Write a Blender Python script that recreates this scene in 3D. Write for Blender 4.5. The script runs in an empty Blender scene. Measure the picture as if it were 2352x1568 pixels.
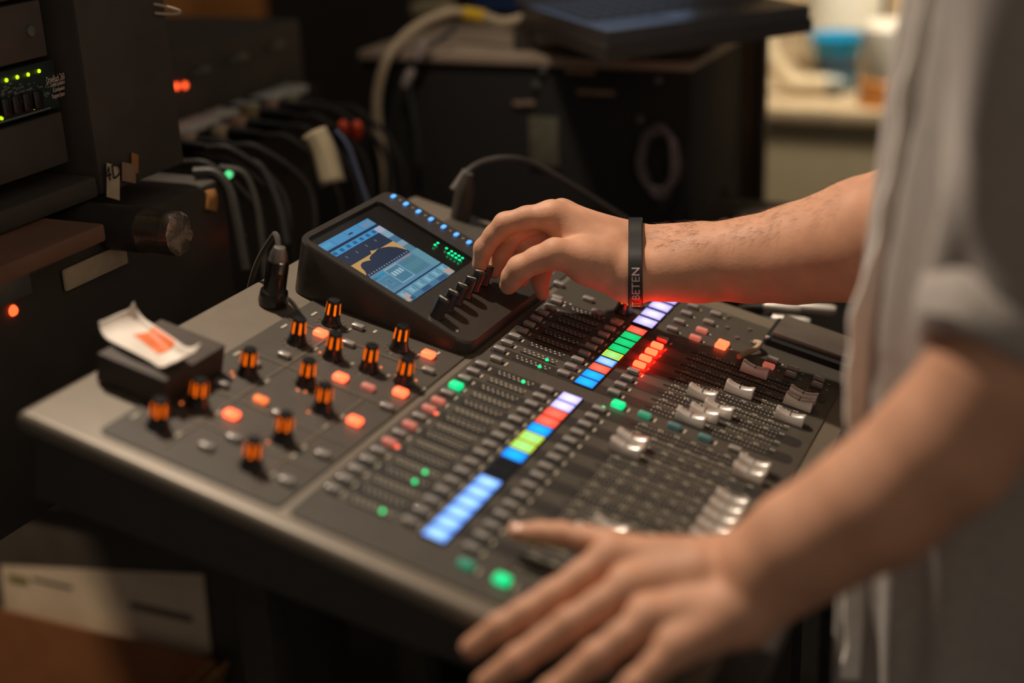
import bpy, bmesh, math, random
import numpy as np
from mathutils import Vector, Matrix

random.seed(7)
SC = bpy.context.scene
COL = SC.collection

# ------------------------------------------------------------------ frame of the desk
TILT = math.radians(14)                      # the desk surface slopes towards its operator
ORG = Vector((0, 0, 0.90))
M_DESK = Matrix.Translation(ORG) @ Matrix.Rotation(TILT, 4, 'X')
def desk(x, y, z=0.0):                       # desk-surface coordinates -> world
    return M_DESK @ Vector((x, y, z))

# ------------------------------------------------------------------ camera
F_PX = 3237.14
R_CAM = Matrix(((0.40365, -0.89632, 0.18353), (-0.34066, -0.33341, -0.87908), (0.84913, 0.29232, -0.43992)))
C_DESK = Vector((-0.74076, -0.27902, 0.54169))
cam_d = bpy.data.cameras.new('camera')
cam = bpy.data.objects.new('camera', cam_d)
COL.objects.link(cam)
right, down, fwd = (M_DESK.to_3x3() @ R_CAM[k] for k in range(3))
mw = Matrix((right, -down, -fwd)).transposed().to_4x4()
mw.translation = M_DESK @ C_DESK
cam.matrix_world = mw
cam_d.sensor_width = 36.0
cam_d.lens = F_PX / 2352 * 36.0
cam_d.clip_start = 0.02
cam_d.dof.use_dof = True
cam_d.dof.focus_distance = 1.25
cam_d.dof.aperture_fstop = 1.62
SC.camera = cam

# placing by image pixels: rays from a copy of the camera pose, depths guessed
CAM_POS = Vector((-0.7408, -0.4018, 1.3581))  # copy of the camera position
CW = CAM_POS.copy()
def wray(px, py):
    return right * ((px - 1176) / F_PX) + down * ((py - 784) / F_PX) + fwd
def wd(px, py, Z):                           # image pixel at a guessed depth
    return CW + wray(px, py) * Z
def wp(px, py, axis, c):                     # image pixel projected onto a chosen world plane
    v = wray(px, py)
    return CW + v * ((c - CW[axis]) / v[axis])

# ------------------------------------------------------------------ world, lamps, exposure
world = bpy.data.worlds.new('world'); SC.world = world
world.use_nodes = True
bg = world.node_tree.nodes['Background']
bg.inputs[0].default_value = (1.0, 0.87, 0.74, 1)
bg.inputs[1].default_value = 0.12
SC.view_settings.view_transform = 'Standard'
SC.view_settings.look = 'None'
SC.view_settings.gamma = 1.0
SC.view_settings.use_curve_mapping = False
SC.view_settings.exposure = 0.0

def lamp(name, kind, loc, aim, energy, color, size=0.2, **kw):
    d = bpy.data.lights.new(name, kind); d.energy = energy; d.color = color
    if kind == 'AREA': d.size = size
    else: d.shadow_soft_size = size
    for k, v in kw.items(): setattr(d, k, v)
    o = bpy.data.objects.new(name, d); COL.objects.link(o); o.location = loc
    o.rotation_euler = (Vector(aim) - Vector(loc)).to_track_quat('-Z', 'Y').to_euler()
    return o
# warm ceiling spot above and behind the desk; the others are unseen fills, added
lamp('ceiling_spot', 'SPOT', (0.45, 0.74, 2.60), (0.24, -0.10, 0.95), 160, (1.0, 0.85, 0.69), 0.045, spot_size=math.radians(46), spot_blend=0.75)
lamp('fill_light', 'AREA', (-1.9, -1.6, 2.5), (0.4, 0.1, 0.9), 3.6, (1.0, 0.84, 0.68), 1.2)  # unseen soft fill added behind the camera for shirt and skin
lamp('counter_fill', 'SPOT', (1.50, -0.10, 2.45), (2.25, 0.05, 0.85), 200, (1.0, 0.88, 0.70), 0.1, spot_size=math.radians(48), spot_blend=0.4)  # unseen fill added to brighten the far counter

lamp('case_fill', 'SPOT', (0.15, 0.0, 2.35), (0.96, 0.32, 1.06), 36, (1.0, 0.84, 0.68), 0.06, spot_size=math.radians(20), spot_blend=0.8)  # unseen fill added to brighten the top of the black case
lamp('side_fill', 'SPOT', (-0.75, 1.25, 2.4), (0.45, 0.80, 0.35), 75, (1.0, 0.78, 0.55), 0.08, spot_size=math.radians(34), spot_blend=0.6)  # unseen fill added for the labelled box on the floor

# ------------------------------------------------------------------ materials
MATS = {}
def srgb(c):
    return tuple(((x / 255 / 12.92) if x / 255 <= 0.04045 else ((x / 255 + 0.055) / 1.055) ** 2.4) for x in c)
def mat(name, col, rough=0.5, metal=0.0, var=0.12, scale=60.0, bump=0.0, bscale=None, lin=False, spec=0.5, sss=0.0, coat=0.0, sheen=0.0):
    if name in MATS: return MATS[name]
    c = col if lin else srgb(col)
    m = bpy.data.materials.new(name); m.use_nodes = True
    nt = m.node_tree; b = nt.nodes['Principled BSDF']
    b.inputs['Roughness'].default_value = rough; b.inputs['Metallic'].default_value = metal
    b.inputs['Specular IOR Level'].default_value = spec
    b.inputs['Coat Weight'].default_value = coat
    b.inputs['Sheen Weight'].default_value = sheen
    tc = nt.nodes.new('ShaderNodeTexCoord')
    nz = nt.nodes.new('ShaderNodeTexNoise'); nz.inputs['Scale'].default_value = scale; nz.inputs['Detail'].default_value = 4
    nt.links.new(tc.outputs['Object'], nz.inputs['Vector'])
    rp = nt.nodes.new('ShaderNodeValToRGB')
    rp.color_ramp.elements[0].position = 0.3; rp.color_ramp.elements[1].position = 0.7
    rp.color_ramp.elements[0].color = (*[x * (1 - var) for x in c], 1)
    rp.color_ramp.elements[1].color = (*[min(1, x * (1 + var)) for x in c], 1)
    nt.links.new(nz.outputs['Fac'], rp.inputs['Fac']); nt.links.new(rp.outputs['Color'], b.inputs['Base Color'])
    if sss:
        b.inputs['Subsurface Weight'].default_value = sss
        b.inputs['Subsurface Radius'].default_value = (0.008, 0.003, 0.0015)
        b.inputs['Subsurface Scale'].default_value = 1.0
    if bump:
        n2 = nt.nodes.new('ShaderNodeTexNoise'); n2.inputs['Scale'].default_value = bscale or scale * 6; n2.inputs['Detail'].default_value = 3
        nt.links.new(tc.outputs['Object'], n2.inputs['Vector'])
        bp = nt.nodes.new('ShaderNodeBump'); bp.inputs['Strength'].default_value = bump; bp.inputs['Distance'].default_value = 0.001
        nt.links.new(n2.outputs['Fac'], bp.inputs['Height']); nt.links.new(bp.outputs['Normal'], b.inputs['Normal'])
    MATS[name] = m
    return m
def glow(name, col, strength=1.0, core=None, radius=0.01, base=None, lin=None):
    """a lit lens or backlit display; core: brighter middle where its lamp sits"""
    if name in MATS: return MATS[name]
    c = lin or srgb(col); m = bpy.data.materials.new(name); m.use_nodes = True
    nt = m.node_tree; b = nt.nodes['Principled BSDF']
    b.inputs['Base Color'].default_value = (*srgb(base or col), 1) if base else (*[x * 0.4 for x in c], 1)
    b.inputs['Roughness'].default_value = 0.35
    b.inputs['Emission Strength'].default_value = strength
    b.inputs['Emission Color'].default_value = (*c, 1)
    if core:
        tc = nt.nodes.new('ShaderNodeTexCoord'); ln = nt.nodes.new('ShaderNodeVectorMath'); ln.operation = 'LENGTH'
        nz = nt.nodes.new('ShaderNodeMapRange'); nz.inputs['From Max'].default_value = radius
        nt.links.new(tc.outputs['Object'], ln.inputs[0]); nt.links.new(ln.outputs['Value'], nz.inputs['Value'])
        rp = nt.nodes.new('ShaderNodeValToRGB'); rp.color_ramp.elements[0].color = (*srgb(core), 1); rp.color_ramp.elements[1].color = (*c, 1)
        nt.links.new(nz.outputs['Result'], rp.inputs['Fac']); nt.links.new(rp.outputs['Color'], b.inputs['Emission Color'])
    MATS[name] = m
    return m

# ------------------------------------------------------------------ mesh helpers
class MB:
    def __init__(s): s.bm = bmesh.new(); s.mi = 0
    def _tag(s, geo):
        for f in geo:
            if isinstance(f, bmesh.types.BMFace): f.material_index = s.mi
    def box(s, c, d, bev=0.0, seg=2, M=None):
        r = bmesh.ops.create_cube(s.bm, size=1.0)
        vs = r['verts']; bmesh.ops.scale(s.bm, vec=Vector(d), verts=vs)
        es = {e for v in vs for e in v.link_edges}
        if bev:
            q = bmesh.ops.bevel(s.bm, geom=list(es), offset=bev, segments=seg, affect='EDGES', profile=0.5)
            vs = list({v for f in q['faces'] for v in f.verts} | {v for v in vs if v.is_valid})
            vs = s._island(vs)
        mt = Matrix.Translation(Vector(c)) @ (M.to_4x4() if M else Matrix())
        bmesh.ops.transform(s.bm, matrix=mt, verts=vs)
        s._tag({f for v in vs for f in v.link_faces}); return vs
    def _island(s, vs):
        seen = set(vs); st = list(vs)
        while st:
            v = st.pop()
            for e in v.link_edges:
                o = e.other_vert(v)
                if o not in seen: seen.add(o); st.append(o)
        return list(seen)
    def lathe(s, prof, n=20, c=(0, 0, 0), M=None, cap=True):
        rings = []
        mt = Matrix.Translation(Vector(c)) @ (M.to_4x4() if M else Matrix())
        for r, z in prof:
            if r < 1e-6: rings.append([s.bm.verts.new(mt @ Vector((0, 0, z)))])
            else: rings.append([s.bm.verts.new(mt @ Vector((r * math.cos(2 * math.pi * k / n), r * math.sin(2 * math.pi * k / n), z))) for k in range(n)])
        fs = []
        for a, b in zip(rings, rings[1:]):
            for k in range(n):
                k2 = (k + 1) % n
                if len(a) == 1 and len(b) == 1: continue
                if len(a) == 1: fs.append(s.bm.faces.new((a[0], b[k], b[k2])))
                elif len(b) == 1: fs.append(s.bm.faces.new((a[k], a[k2], b[0])))
                else: fs.append(s.bm.faces.new((a[k], a[k2], b[k2], b[k])))
        if cap:
            if len(rings[0]) > 1: fs.append(s.bm.faces.new(rings[0][::-1]))
            if len(rings[-1]) > 1: fs.append(s.bm.faces.new(rings[-1]))
        s._tag(fs); return fs
    def tube(s, pts, r, n=10, closed=False):
        pts = [Vector(p) for p in pts]; rs = r if isinstance(r, (list, tuple)) else [r] * len(pts)
        rings = []; up = None
        for i, p in enumerate(pts):
            a = pts[i - 1] if (i or closed) else p; b = pts[(i + 1) % len(pts)] if (i < len(pts) - 1 or closed) else p
            t = (b - a).normalized()
            if up is None: up = t.orthogonal().normalized()
            up = (up - t * up.dot(t)).normalized(); w = t.cross(up)
            rings.append([s.bm.verts.new(p + (up * math.cos(2 * math.pi * k / n) + w * math.sin(2 * math.pi * k / n)) * rs[i]) for k in range(n)])
        fs = []
        prs = list(zip(rings, rings[1:])) + ([(rings[-1], rings[0])] if closed else [])
        for a, b in prs:
            for k in range(n): fs.append(s.bm.faces.new((a[k], a[(k + 1) % n], b[(k + 1) % n], b[k])))
        if not closed:
            fs.append(s.bm.faces.new(rings[0][::-1])); fs.append(s.bm.faces.new(rings[-1]))
        s._tag(fs); return fs
    def prism(s, poly, h0, h1, f):
        """poly: 2-d outline, f(u, v, h) -> point"""
        a = [s.bm.verts.new(f(u, v, h0)) for u, v in poly]; b = [s.bm.verts.new(f(u, v, h1)) for u, v in poly]
        n = len(poly); fs = [s.bm.faces.new(a[::-1]), s.bm.faces.new(b)]
        for k in range(n): fs.append(s.bm.faces.new((a[k], a[(k + 1) % n], b[(k + 1) % n], b[k])))
        s._tag(fs); return fs
    def quad(s, *p):
        f = s.bm.faces.new([s.bm.verts.new(Vector(q)) for q in p]); f.material_index = s.mi; return f
    def grid(s, P, closed_u=False):
        """P[i][j] points -> quads"""
        V = [[s.bm.verts.new(Vector(p)) for p in row] for row in P]; fs = []
        n = len(V[0])
        for a, b in zip(V, V[1:]):
            for j in range(n if closed_u else n - 1):
                fs.append(s.bm.faces.new((a[j], a[(j + 1) % n], b[(j + 1) % n], b[j])))
        s._tag(fs); return fs
    def mesh(s, name, smooth=True, angle=0.6):
        bmesh.ops.recalc_face_normals(s.bm, faces=s.bm.faces[:])
        me = bpy.data.meshes.new(name); s.bm.to_mesh(me); s.bm.free()
        if smooth and len(me.polygons):
            me.polygons.foreach_set('use_smooth', [True] * len(me.polygons)); me.set_sharp_from_angle(angle=angle)
        return me
    def build(s, name, m, parent=None, **kw): return put(name, s.mesh(name), m, parent, **kw)

def put(name, me, m, parent=None, loc=None, rot=None, M=None):
    o = bpy.data.objects.new(name, me); COL.objects.link(o)
    if m is not None:
        ms = m if isinstance(m, (list, tuple)) else [m]
        if not len(me.materials):
            for x in ms: me.materials.append(x)
        else:
            for k, x in enumerate(ms): o.material_slots[k].link = 'OBJECT'; o.material_slots[k].material = x
    if parent is not None: o.parent = parent
    if M is not None: o.matrix_basis = M
    if loc is not None: o.location = loc
    if rot is not None: o.rotation_euler = rot
    return o
def thing(name, label, cat, loc=(0, 0, 0), rot=(0, 0, 0), group=None, M=None):
    o = bpy.data.objects.new(name, None); COL.objects.link(o); o.empty_display_size = 0.05
    if M is not None: o.matrix_basis = M
    else: o.location = loc; o.rotation_euler = rot
    return tag(o, label, cat, group)
def tag(o, label, cat, group=None):
    o['label'] = label; o['category'] = cat
    if group: o['group'] = group
    return o
def structure(o): o['kind'] = 'structure'; return o
def stuff(o): o['kind'] = 'stuff'; return o
def bez(pts, n=12):
    """Catmull-Rom through pts"""
    P = [Vector(p) for p in pts]; P = [P[0] * 2 - P[1]] + P + [P[-1] * 2 - P[-2]]; out = []
    for i in range(1, len(P) - 2):
        a, b, c, d = P[i - 1:i + 3]
        for k in range(n):
            t = k / n
            out.append(0.5 * ((2 * b) + (c - a) * t + (2 * a - 5 * b + 4 * c - d) * t * t + (3 * b - a - 3 * c + d) * t ** 3))
    out.append(P[-2]); return out
def rrect(x0, x1, y0, y1, r, n=5):
    pts = []
    for cx, cy, a0 in ((x1 - r, y1 - r, 0), (x0 + r, y1 - r, 90), (x0 + r, y0 + r, 180), (x1 - r, y0 + r, 270)):
        for k in range(n + 1):
            a = math.radians(a0 + 90 * k / n); pts.append((cx + r * math.cos(a), cy + r * math.sin(a)))
    return pts
XYZ = lambda u, v, h: Vector((u, v, h))
def text_mesh(body, size, align='LEFT', extrude=0.0):
    cu = bpy.data.curves.new('t', 'FONT'); cu.body = body; cu.size = size; cu.align_x = align; cu.extrude = extrude
    cu.resolution_u = 2
    o = bpy.data.objects.new('t', cu); COL.objects.link(o)
    dg = bpy.context.evaluated_depsgraph_get(); dg.update()
    me = bpy.data.meshes.new_from_object(o.evaluated_get(dg)); bpy.data.objects.remove(o); bpy.data.curves.remove(cu)
    me.materials.clear()
    return me

# surface from a distance field (for the body)
def capsule(P, a, b, ra, rb):
    a = np.array(a, np.float32); b = np.array(b, np.float32); ab = b - a
    t = np.clip(((P - a) @ ab) / max(float(ab @ ab), 1e-12), 0, 1)
    return np.linalg.norm(P - a - t[..., None] * ab, axis=-1) - (ra + t * (rb - ra))
def smin(a, b, k):
    h = np.clip(0.5 + 0.5 * (b - a) / k, 0, 1)
    return b * (1 - h) + a * h - k * h * (1 - h)
def nets(field, lo, h):
    """surface nets of a field sampled on a grid"""
    s = field < 0
    n = np.array(field.shape)
    cnt = np.zeros(n - 1, np.int32); acc = np.zeros((*(n - 1), 3), np.float32)
    import itertools
    cor = list(itertools.product((0, 1), repeat=3))
    sl = lambda o: tuple(slice(o[k], n[k] - 1 + o[k]) for k in range(3))
    for a in cor:
        for ax in range(3):
            if a[ax]: continue
            b = list(a); b[ax] = 1
            fa, fb = field[sl(a)], field[sl(b)]; m = s[sl(a)] != s[sl(b)]
            t = np.where(m, fa / np.where(m, fa - fb, 1), 0)
            cnt += m
            for k in range(3):
                acc[..., k] += np.where(m, a[k] + (t if k == ax else 0), 0)
    act = cnt > 0
    idx = -np.ones(n - 1, np.int64); ii = np.argwhere(act); idx[act] = np.arange(len(ii))
    V = (ii + acc[act] / cnt[act][:, None]) * h + np.array(lo)
    F = []
    for ax in range(3):
        u, v = (ax + 1) % 3, (ax + 2) % 3
        o = [0, 0, 0]; o[ax] = 1
        A = s[tuple(slice(0, n[k] - o[k]) for k in range(3))]; B = s[tuple(slice(o[k], n[k]) for k in range(3))]
        e = np.argwhere(A != B); e = e[(e[:, u] > 0) & (e[:, v] > 0) & (e[:, u] < n[u] - 1) & (e[:, v] < n[v] - 1)]
        ins = A[tuple(e.T)]
        q = []
        for du, dv in ((-1, -1), (0, -1), (0, 0), (-1, 0)):
            c = e.copy(); c[:, u] += du; c[:, v] += dv; q.append(idx[tuple(c.T)])
        q = np.stack(q, 1); q[~ins] = q[~ins][:, ::-1]; F.append(q)
    return V, np.concatenate(F)

# ================================================================== the setting
m_floor = mat('floor_dark', (40, 34, 28), 0.7, var=0.3, scale=9)
m_black = mat('black_paint', (36, 33, 30), 0.62, var=0.1, bump=0.1, bscale=900)
m_dark = mat('black_plastic', (56, 51, 46), 0.5, var=0.1, bump=0.08, bscale=1500)
m_void = mat('black_cloth', (68, 62, 55), 0.9, var=0.2, scale=30)
b = MB(); b.box((0.9, 0.2, -0.02), (5.4, 4.4, 0.04)); structure(b.build('floor', m_floor))
b = MB(); b.box((3.0, 0.2, 1.4), (0.06, 4.4, 2.8)); structure(b.build('wall_far', mat('wall_dark', (76, 68, 59), 0.8, var=0.15, scale=3)))
b = MB(); b.box((0.9, 2.1, 1.4), (5.4, 0.06, 2.8)); structure(b.build('wall_back', mat('wall_dark', (54, 46, 38))))

# table under the desk, and the block that tilts the desk
tbl = thing('table', 'black work table under the lit mixing desk', 'table', (0.47, 0.11, 0))
b = MB(); b.box((0, 0, 0.742), (0.60, 0.60, 0.03), 0.003); b.build('table_top', m_void, tbl)
for sx in (-1, 1):
    for sy in (-1, 1):
        b = MB(); b.box((sx * 0.16, sy * 0.27, 0.3625), (0.04, 0.04, 0.725), 0.003); b.build('leg', m_void, tbl)
rs = thing('riser_block', 'black wedge block holding up the mixing desk', 'block', (0.34, 0.05, 0.757))
b = MB(); b.prism([(-0.21, 0.0), (0.21, 0.0), (0.21, 0.1325), (-0.21, 0.0547)], -0.15, 0.15, lambda u, v, h: Vector((h, u, v))); b.build('wedge', m_void, rs)

# ================================================================== mixing desk
P = 0.01612
def IX(i): return P * i
def GX(j): return 0.2785 + 0.01621 * j
m_shell = mat('desk_shell', (120, 109, 95), 0.42, 0.25, var=0.06, scale=40, bump=0.08, bscale=2500)
m_panel = mat('desk_panel', (76, 70, 62), 0.45, 0.1, var=0.07, scale=50, bump=0.06, bscale=2500)
m_lane = mat('desk_lane', (46, 42, 38), 0.45, var=0.08, scale=50)
m_print = mat('panel_print', (205, 195, 170), 0.6, var=0.05)
m_hole = mat('slot_black', (14, 13, 12), 0.8, var=0.1)
m_knob = mat('knob_black', (20, 19, 18), 0.28, var=0.1, coat=0.3)
m_btn = mat('button_grey', (165, 159, 152), 0.25, 0.3, var=0.06, coat=0.5)
m_chrome = mat('fader_silver', (228, 220, 210), 0.36, 0.6, var=0.04, coat=0.25)
m_line = mat('fader_line', (25, 24, 22), 0.5)
E_OR = glow('lit_orange', (255, 112, 60), 3.0, lin=(1.0, 0.115, 0.040), base=(150, 60, 30))
E_MU = glow('lit_mute', (255, 112, 60), 48.0, lin=(1.0, 0.0075, 0.0026), base=(150, 60, 30))
E_ORD = glow('lit_orange_dim', (190, 95, 78), 0.7, base=(150, 110, 100))
E_GR = glow('lit_green', (0, 232, 140), 1.0, core=(120, 255, 200), radius=0.006)
E_GRD = glow('lit_green_dim', (40, 150, 110), 0.6, base=(70, 110, 100))
E_TEAL = glow('lit_teal_faint', (40, 76, 70), 0.6, base=(80, 100, 96))
E_KN = glow('knob_light', (255, 108, 0), 1.25)
E_LEDG = glow('led_green', (0, 225, 125), 2.6)
E_LEDR = glow('led_red', (255, 92, 66), 2.2)
E_DOT = glow('ring_orange', (250, 120, 60), 1.3)

desk_o = thing('mixing_desk', 'sloping digital mixing desk with colour-lit channel displays and silver faders', 'mixing desk', M=M_DESK)
D = desk_o
# black lower body: wedge down to the table
k14 = math.tan(TILT)
def zt(y): return -0.056 - 0.060 * y
b = MB(); poly = [(-0.222, -0.016), (0.296, -0.016), (0.296, zt(0.296)), (-0.222, zt(-0.222))]
b.prism(poly, -0.047, 0.537, lambda u, v, h: Vector((h, u, v))); b.build('body', m_dark, D)
# metal shell with rounded rim
b = MB(); b.box((0.245, 0.0365, -0.009), (0.606, 0.541, 0.016), 0.006, 4); b.build('shell', m_shell, D)
b = MB(); b.prism(rrect(-0.042, 0.518, 0.0995, 0.248, 0.006), -0.002, 0.0004, XYZ); b.build('rotary_panel', m_panel, D)
b = MB(); b.prism(rrect(-0.042, 0.518, -0.188, 0.0925, 0.006), -0.002, 0.0004, XYZ); b.build('channel_panel', m_panel, D)
b = MB(); b.box((0.245, -0.2185, -0.0035), (0.56, 0.03, 0.007), 0.003, 3); b.build('armrest', mat('armrest', (52, 47, 42), 0.6), D)
# dark lanes behind every second channel
lane = MB(); lane.prism(rrect(-0.0078, 0.0078, -0.1815, 0.0885, 0.0055), 0.0, 0.0007, XYZ); lane = lane.mesh('lane')
for k in range(0, 16, 2): put('channel_lane', lane, m_lane, D, (IX(k + 1), 0, 0))
for k in range(0, 8, 2): put('channel_lane', lane, m_lane, D, (GX(k), 0, 0))
put('channel_lane', lane, m_lane, D, (GX(8), 0, 0))

# faders
def fader_cap():
    """saddle-shaped cap: hollow along its length, rounded across"""
    b = MB(); L, Wd = 0.0250, 0.0086; n = 18; m = 8; rows = []
    for q in range(m + 1):
        u = -1 + 2 * q / m; x = u * Wd / 2; row = []
        for k in range(n + 1):
            v = -1 + 2 * k / n; y = v * L / 2 * (1 - 0.02 * u * u)
            row.append((x, y, 0.0088 + 0.0032 * v * v - (0.0008 if abs(v) > 0.97 else 0) - 0.0014 * u * u - (0.0006 if abs(u) > 0.99 else 0)))
        rows.append(row)
    b.grid(rows)
    for r in (rows[0], rows[-1]): b.grid([r, [(x * 1.12, y * 1.03, 0.0012) for x, y, z in r]])
    for e in (0, -1):
        t = [rw[e] for rw in rows]; b.grid([t, [(x * 1.12, y * 1.03, 0.0012) for x, y, z in t]])
    bmesh.ops.remove_doubles(b.bm, verts=b.bm.verts[:], dist=1e-5)
    return b.mesh('fader_cap', angle=0.9)
ME_CAP = fader_cap()
b = MB(); b.box((0, 0, 0.0084), (0.0070, 0.0007, 0.0012)); ME_CAPL = b.mesh('cap_line')
b = MB(); b.box((0, 0, 0.0009), (0.0022, 0.0030, 0.0030)); ME_STEM = b.mesh('stem')
b = MB(); b.box((0, -0.110, 0.0006), (0.0018, 0.112, 0.0007)); ME_SLOT = b.mesh('fader_slot')
fy = {15: -.158, 14: -.158, 13: -.066, 12: -.0665, 11: -.158, 10: -.158, 9: -.158, 8: -.158, 7: -.158, 6: -.158, 5: -.096, 4: -.088, 3: -.10, 2: -.158, 1: -.158, 0: -.12}
gy = {0: -.0935, 1: -.1005, 2: -.108, 3: -.0885, 4: -.1625, 5: -.113, 6: -.1625, 7: -.1625, 8: -.114}
def fader(x, y):
    put('fader_slot', ME_SLOT, m_hole, D, (x, 0, 0))
    c = put('fader_cap', ME_CAP, m_chrome, D, (x, y, 0)); put('cap_line', ME_CAPL, m_line, c); put('stem', ME_STEM, m_hole, c)
for i, y in fy.items(): fader(IX(i), y)
for j, y in gy.items(): fader(GX(j), y)
# fader scales: fine dots both sides of each slot
b = MB()
def dot(x, y, wx, wy, z=0.0011): b.quad((x - wx / 2, y - wy / 2, z), (x + wx / 2, y - wy / 2, z), (x + wx / 2, y + wy / 2, z), (x - wx / 2, y + wy / 2, z))
for x in [IX(i) for i in range(16)] + [GX(j) for j in range(9)]:
    for k in range(30):
        y = -0.0605 - k * 0.0034
        big = k % 5 == 0
        dot(x - 0.0032, y, 0.0018 if big else 0.0011, 0.0008); dot(x + 0.0032, y, 0.0018 if big else 0.0011, 0.0008)
    for k in range(8):
        y = -0.063 - k * 0.0142
        dot(x + 0.0056, y, 0.0013, 0.0018); dot(x + 0.0056, y - 0.0024, 0.0013, 0.0016)
stuff(b.build('fader_scales', m_print, D))

# buttons
b = MB(); b.box((0, 0, 0.0019), (0.0062, 0.0108, 0.0042), 0.0011, 3); ME_BTN = b.mesh('button')
b = MB(); b.box((0, 0, 0.0021), (0.0088, 0.0112, 0.0050), 0.0017, 3); ME_BTNL = b.mesh('button')
b = MB(); b.lathe([(0.0, 0.0022), (0.0012, 0.0018), (0.0015, 0.0004)], 10); ME_LED = b.mesh('led')
def button(x, y, m=None, me=None): return put('button', me or ME_BTN, m or m_btn, D, (x, y, 0.0006))
def led(x, y, m): return put('led', ME_LED, m, D, (x, y, 0.0003))
LEG = MB()
def legend(x, y, n=4, h=0.0017, z=0.0012):
    """row of tiny white glyph blocks, read from the operator's side"""
    w = 0.00105
    for k in range(n):
        x0 = x + (k - n / 2) * w * 1.35
        LEG.quad((x0, y, z), (x0 + w, y, z), (x0 + w, y + h, z), (x0, y + h, z))
for i in range(16):
    button(IX(i), 0.0815, {12: E_GR}.get(i, E_ORD if i in (10, 9, 5, 7) else None), ME_BTNL if i == 12 else None)
    button(IX(i), 0.021); button(IX(i), -0.0258)
    for y in (0.0725, 0.0115, -0.0355): legend(IX(i), y)
for j in range(9):
    button(GX(j), 0.0815); button(GX(j), 0.021)
    button(GX(j), -0.0255, E_MU if j in (4, 5, 6, 7) else None)
    for y in (0.0725, 0.0115, -0.035): legend(GX(j), y)
for x, ys in ((0.2602, ((0.076, None), (-0.036, E_GR), (-0.0595, E_GRD), (-0.0855, E_TEAL), (-0.112, E_TEAL), (-0.138, None))),
              (-0.0195, ((-0.031, E_GRD), (-0.0575, E_GR), (-0.084, None), (-0.11, None), (-0.136, None)))):
    for y, m in ys: button(x, y, m, ME_BTNL if m in (E_GR,) else None); legend(x, y - 0.0105, 5)
led(0.2445, -0.0235, E_LEDG); led(0.249, -0.0272, E_LEDG)
# meters between the select and solo rows
b = MB()
for x in [IX(i) for i in range(16)] + [GX(j) for j in range(9)]:
    for k in range(8): dot(x + 0.0026, 0.0655 - k * 0.0044, 0.0016, 0.0011)
    for k in range(7): dot(x - 0.0012, 0.0635 - k * 0.0044, 0.0011, 0.0018)
stuff(b.build('meter_scales', m_print, D))
b = MB(); b.box((-0.0036, 0.05, 0.0007), (0.0016, 0.034, 0.0006)); ME_MS = b.mesh('meter_slot')
for x in [IX(i) for i in range(16)] + [GX(j) for j in range(9)]: put('meter_slot', ME_MS, m_hole, D, (x, 0, 0))
for x in (GX(1) - 0.002, GX(0) - 0.002, IX(15), IX(4) - 0.001, IX(3) - 0.001, IX(0)): led(x, 0.0424, E_LEDG)
for x in (IX(9) - 0.001, IX(5)): led(x, 0.0745, E_LEDR)
# channel displays
def display(x, w, d, col, core, name, strength=1.0, frame=None):
    f = MB(); f.box((0, 0, 0.0012), (w + 0.0026, d + 0.0022, 0.0016), 0.0004, 1)
    o = put('channel_display', f.mesh('channel_display'), m_hole, D, (x, 0, 0))
    g = MB(); g.box((0, 0, 0.00215), (w, d, 0.0004))
    if col: 
        put('lit_screen', g.mesh('lit_screen'), glow(name, col, strength, core=core, radius=d * 0.62), o)
        if frame:
            q = MB()
            for sx in (-1, 1): q.box((sx * (w / 2 - 0.0004), 0, 0.0024), (0.0008, d, 0.0003))
            for sy in (-1, 1): q.box((0, sy * (d / 2 - 0.0004), 0.0024), (w, 0.0008, 0.0003))
            q.build('screen_border', glow(name + '_border', frame, strength), o)
    else: put('dark_screen', g.mesh('dark_screen'), mat('display_off', (22, 26, 34), 0.25), o)
VI = ((176, 168, 255), (236, 234, 255), 'disp_violet'); BL = ((0, 128, 255), (20, 190, 255), 'disp_blue'); RD = ((238, 70, 52), (255, 124, 96), 'disp_red')
GN = ((0, 190, 96), (30, 225, 140), 'disp_green'); LB = ((92, 150, 255), (190, 235, 255), 'disp_sky'); YG = ((104, 198, 84), (186, 236, 150), 'disp_lime'); PB = ((120, 185, 255), (200, 232, 255), 'disp_pale')
for i, c in enumerate([LB] * 6 + [None] * 2 + [BL, YG, YG, BL, RD, RD, VI, VI]):
    if c: display(IX(i), 0.0136, 0.0166, *c, strength=1.25, frame=(214, 204, 40) if c is YG else None)
    else: display(IX(i), 0.0136, 0.0166, None, None, '')
for j, c in enumerate([BL, BL, RD, PB, YG, GN, GN, GN, RD]): display(GX(j), 0.0132, 0.0162, *c, strength=1.1, frame=(225, 200, 30) if c is YG else ((40, 130, 240) if c is PB else None))
for x in (0.4325, 0.4548, 0.4778, 0.5014): display(x, 0.0172, 0.019, *VI, strength=1.2)
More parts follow.
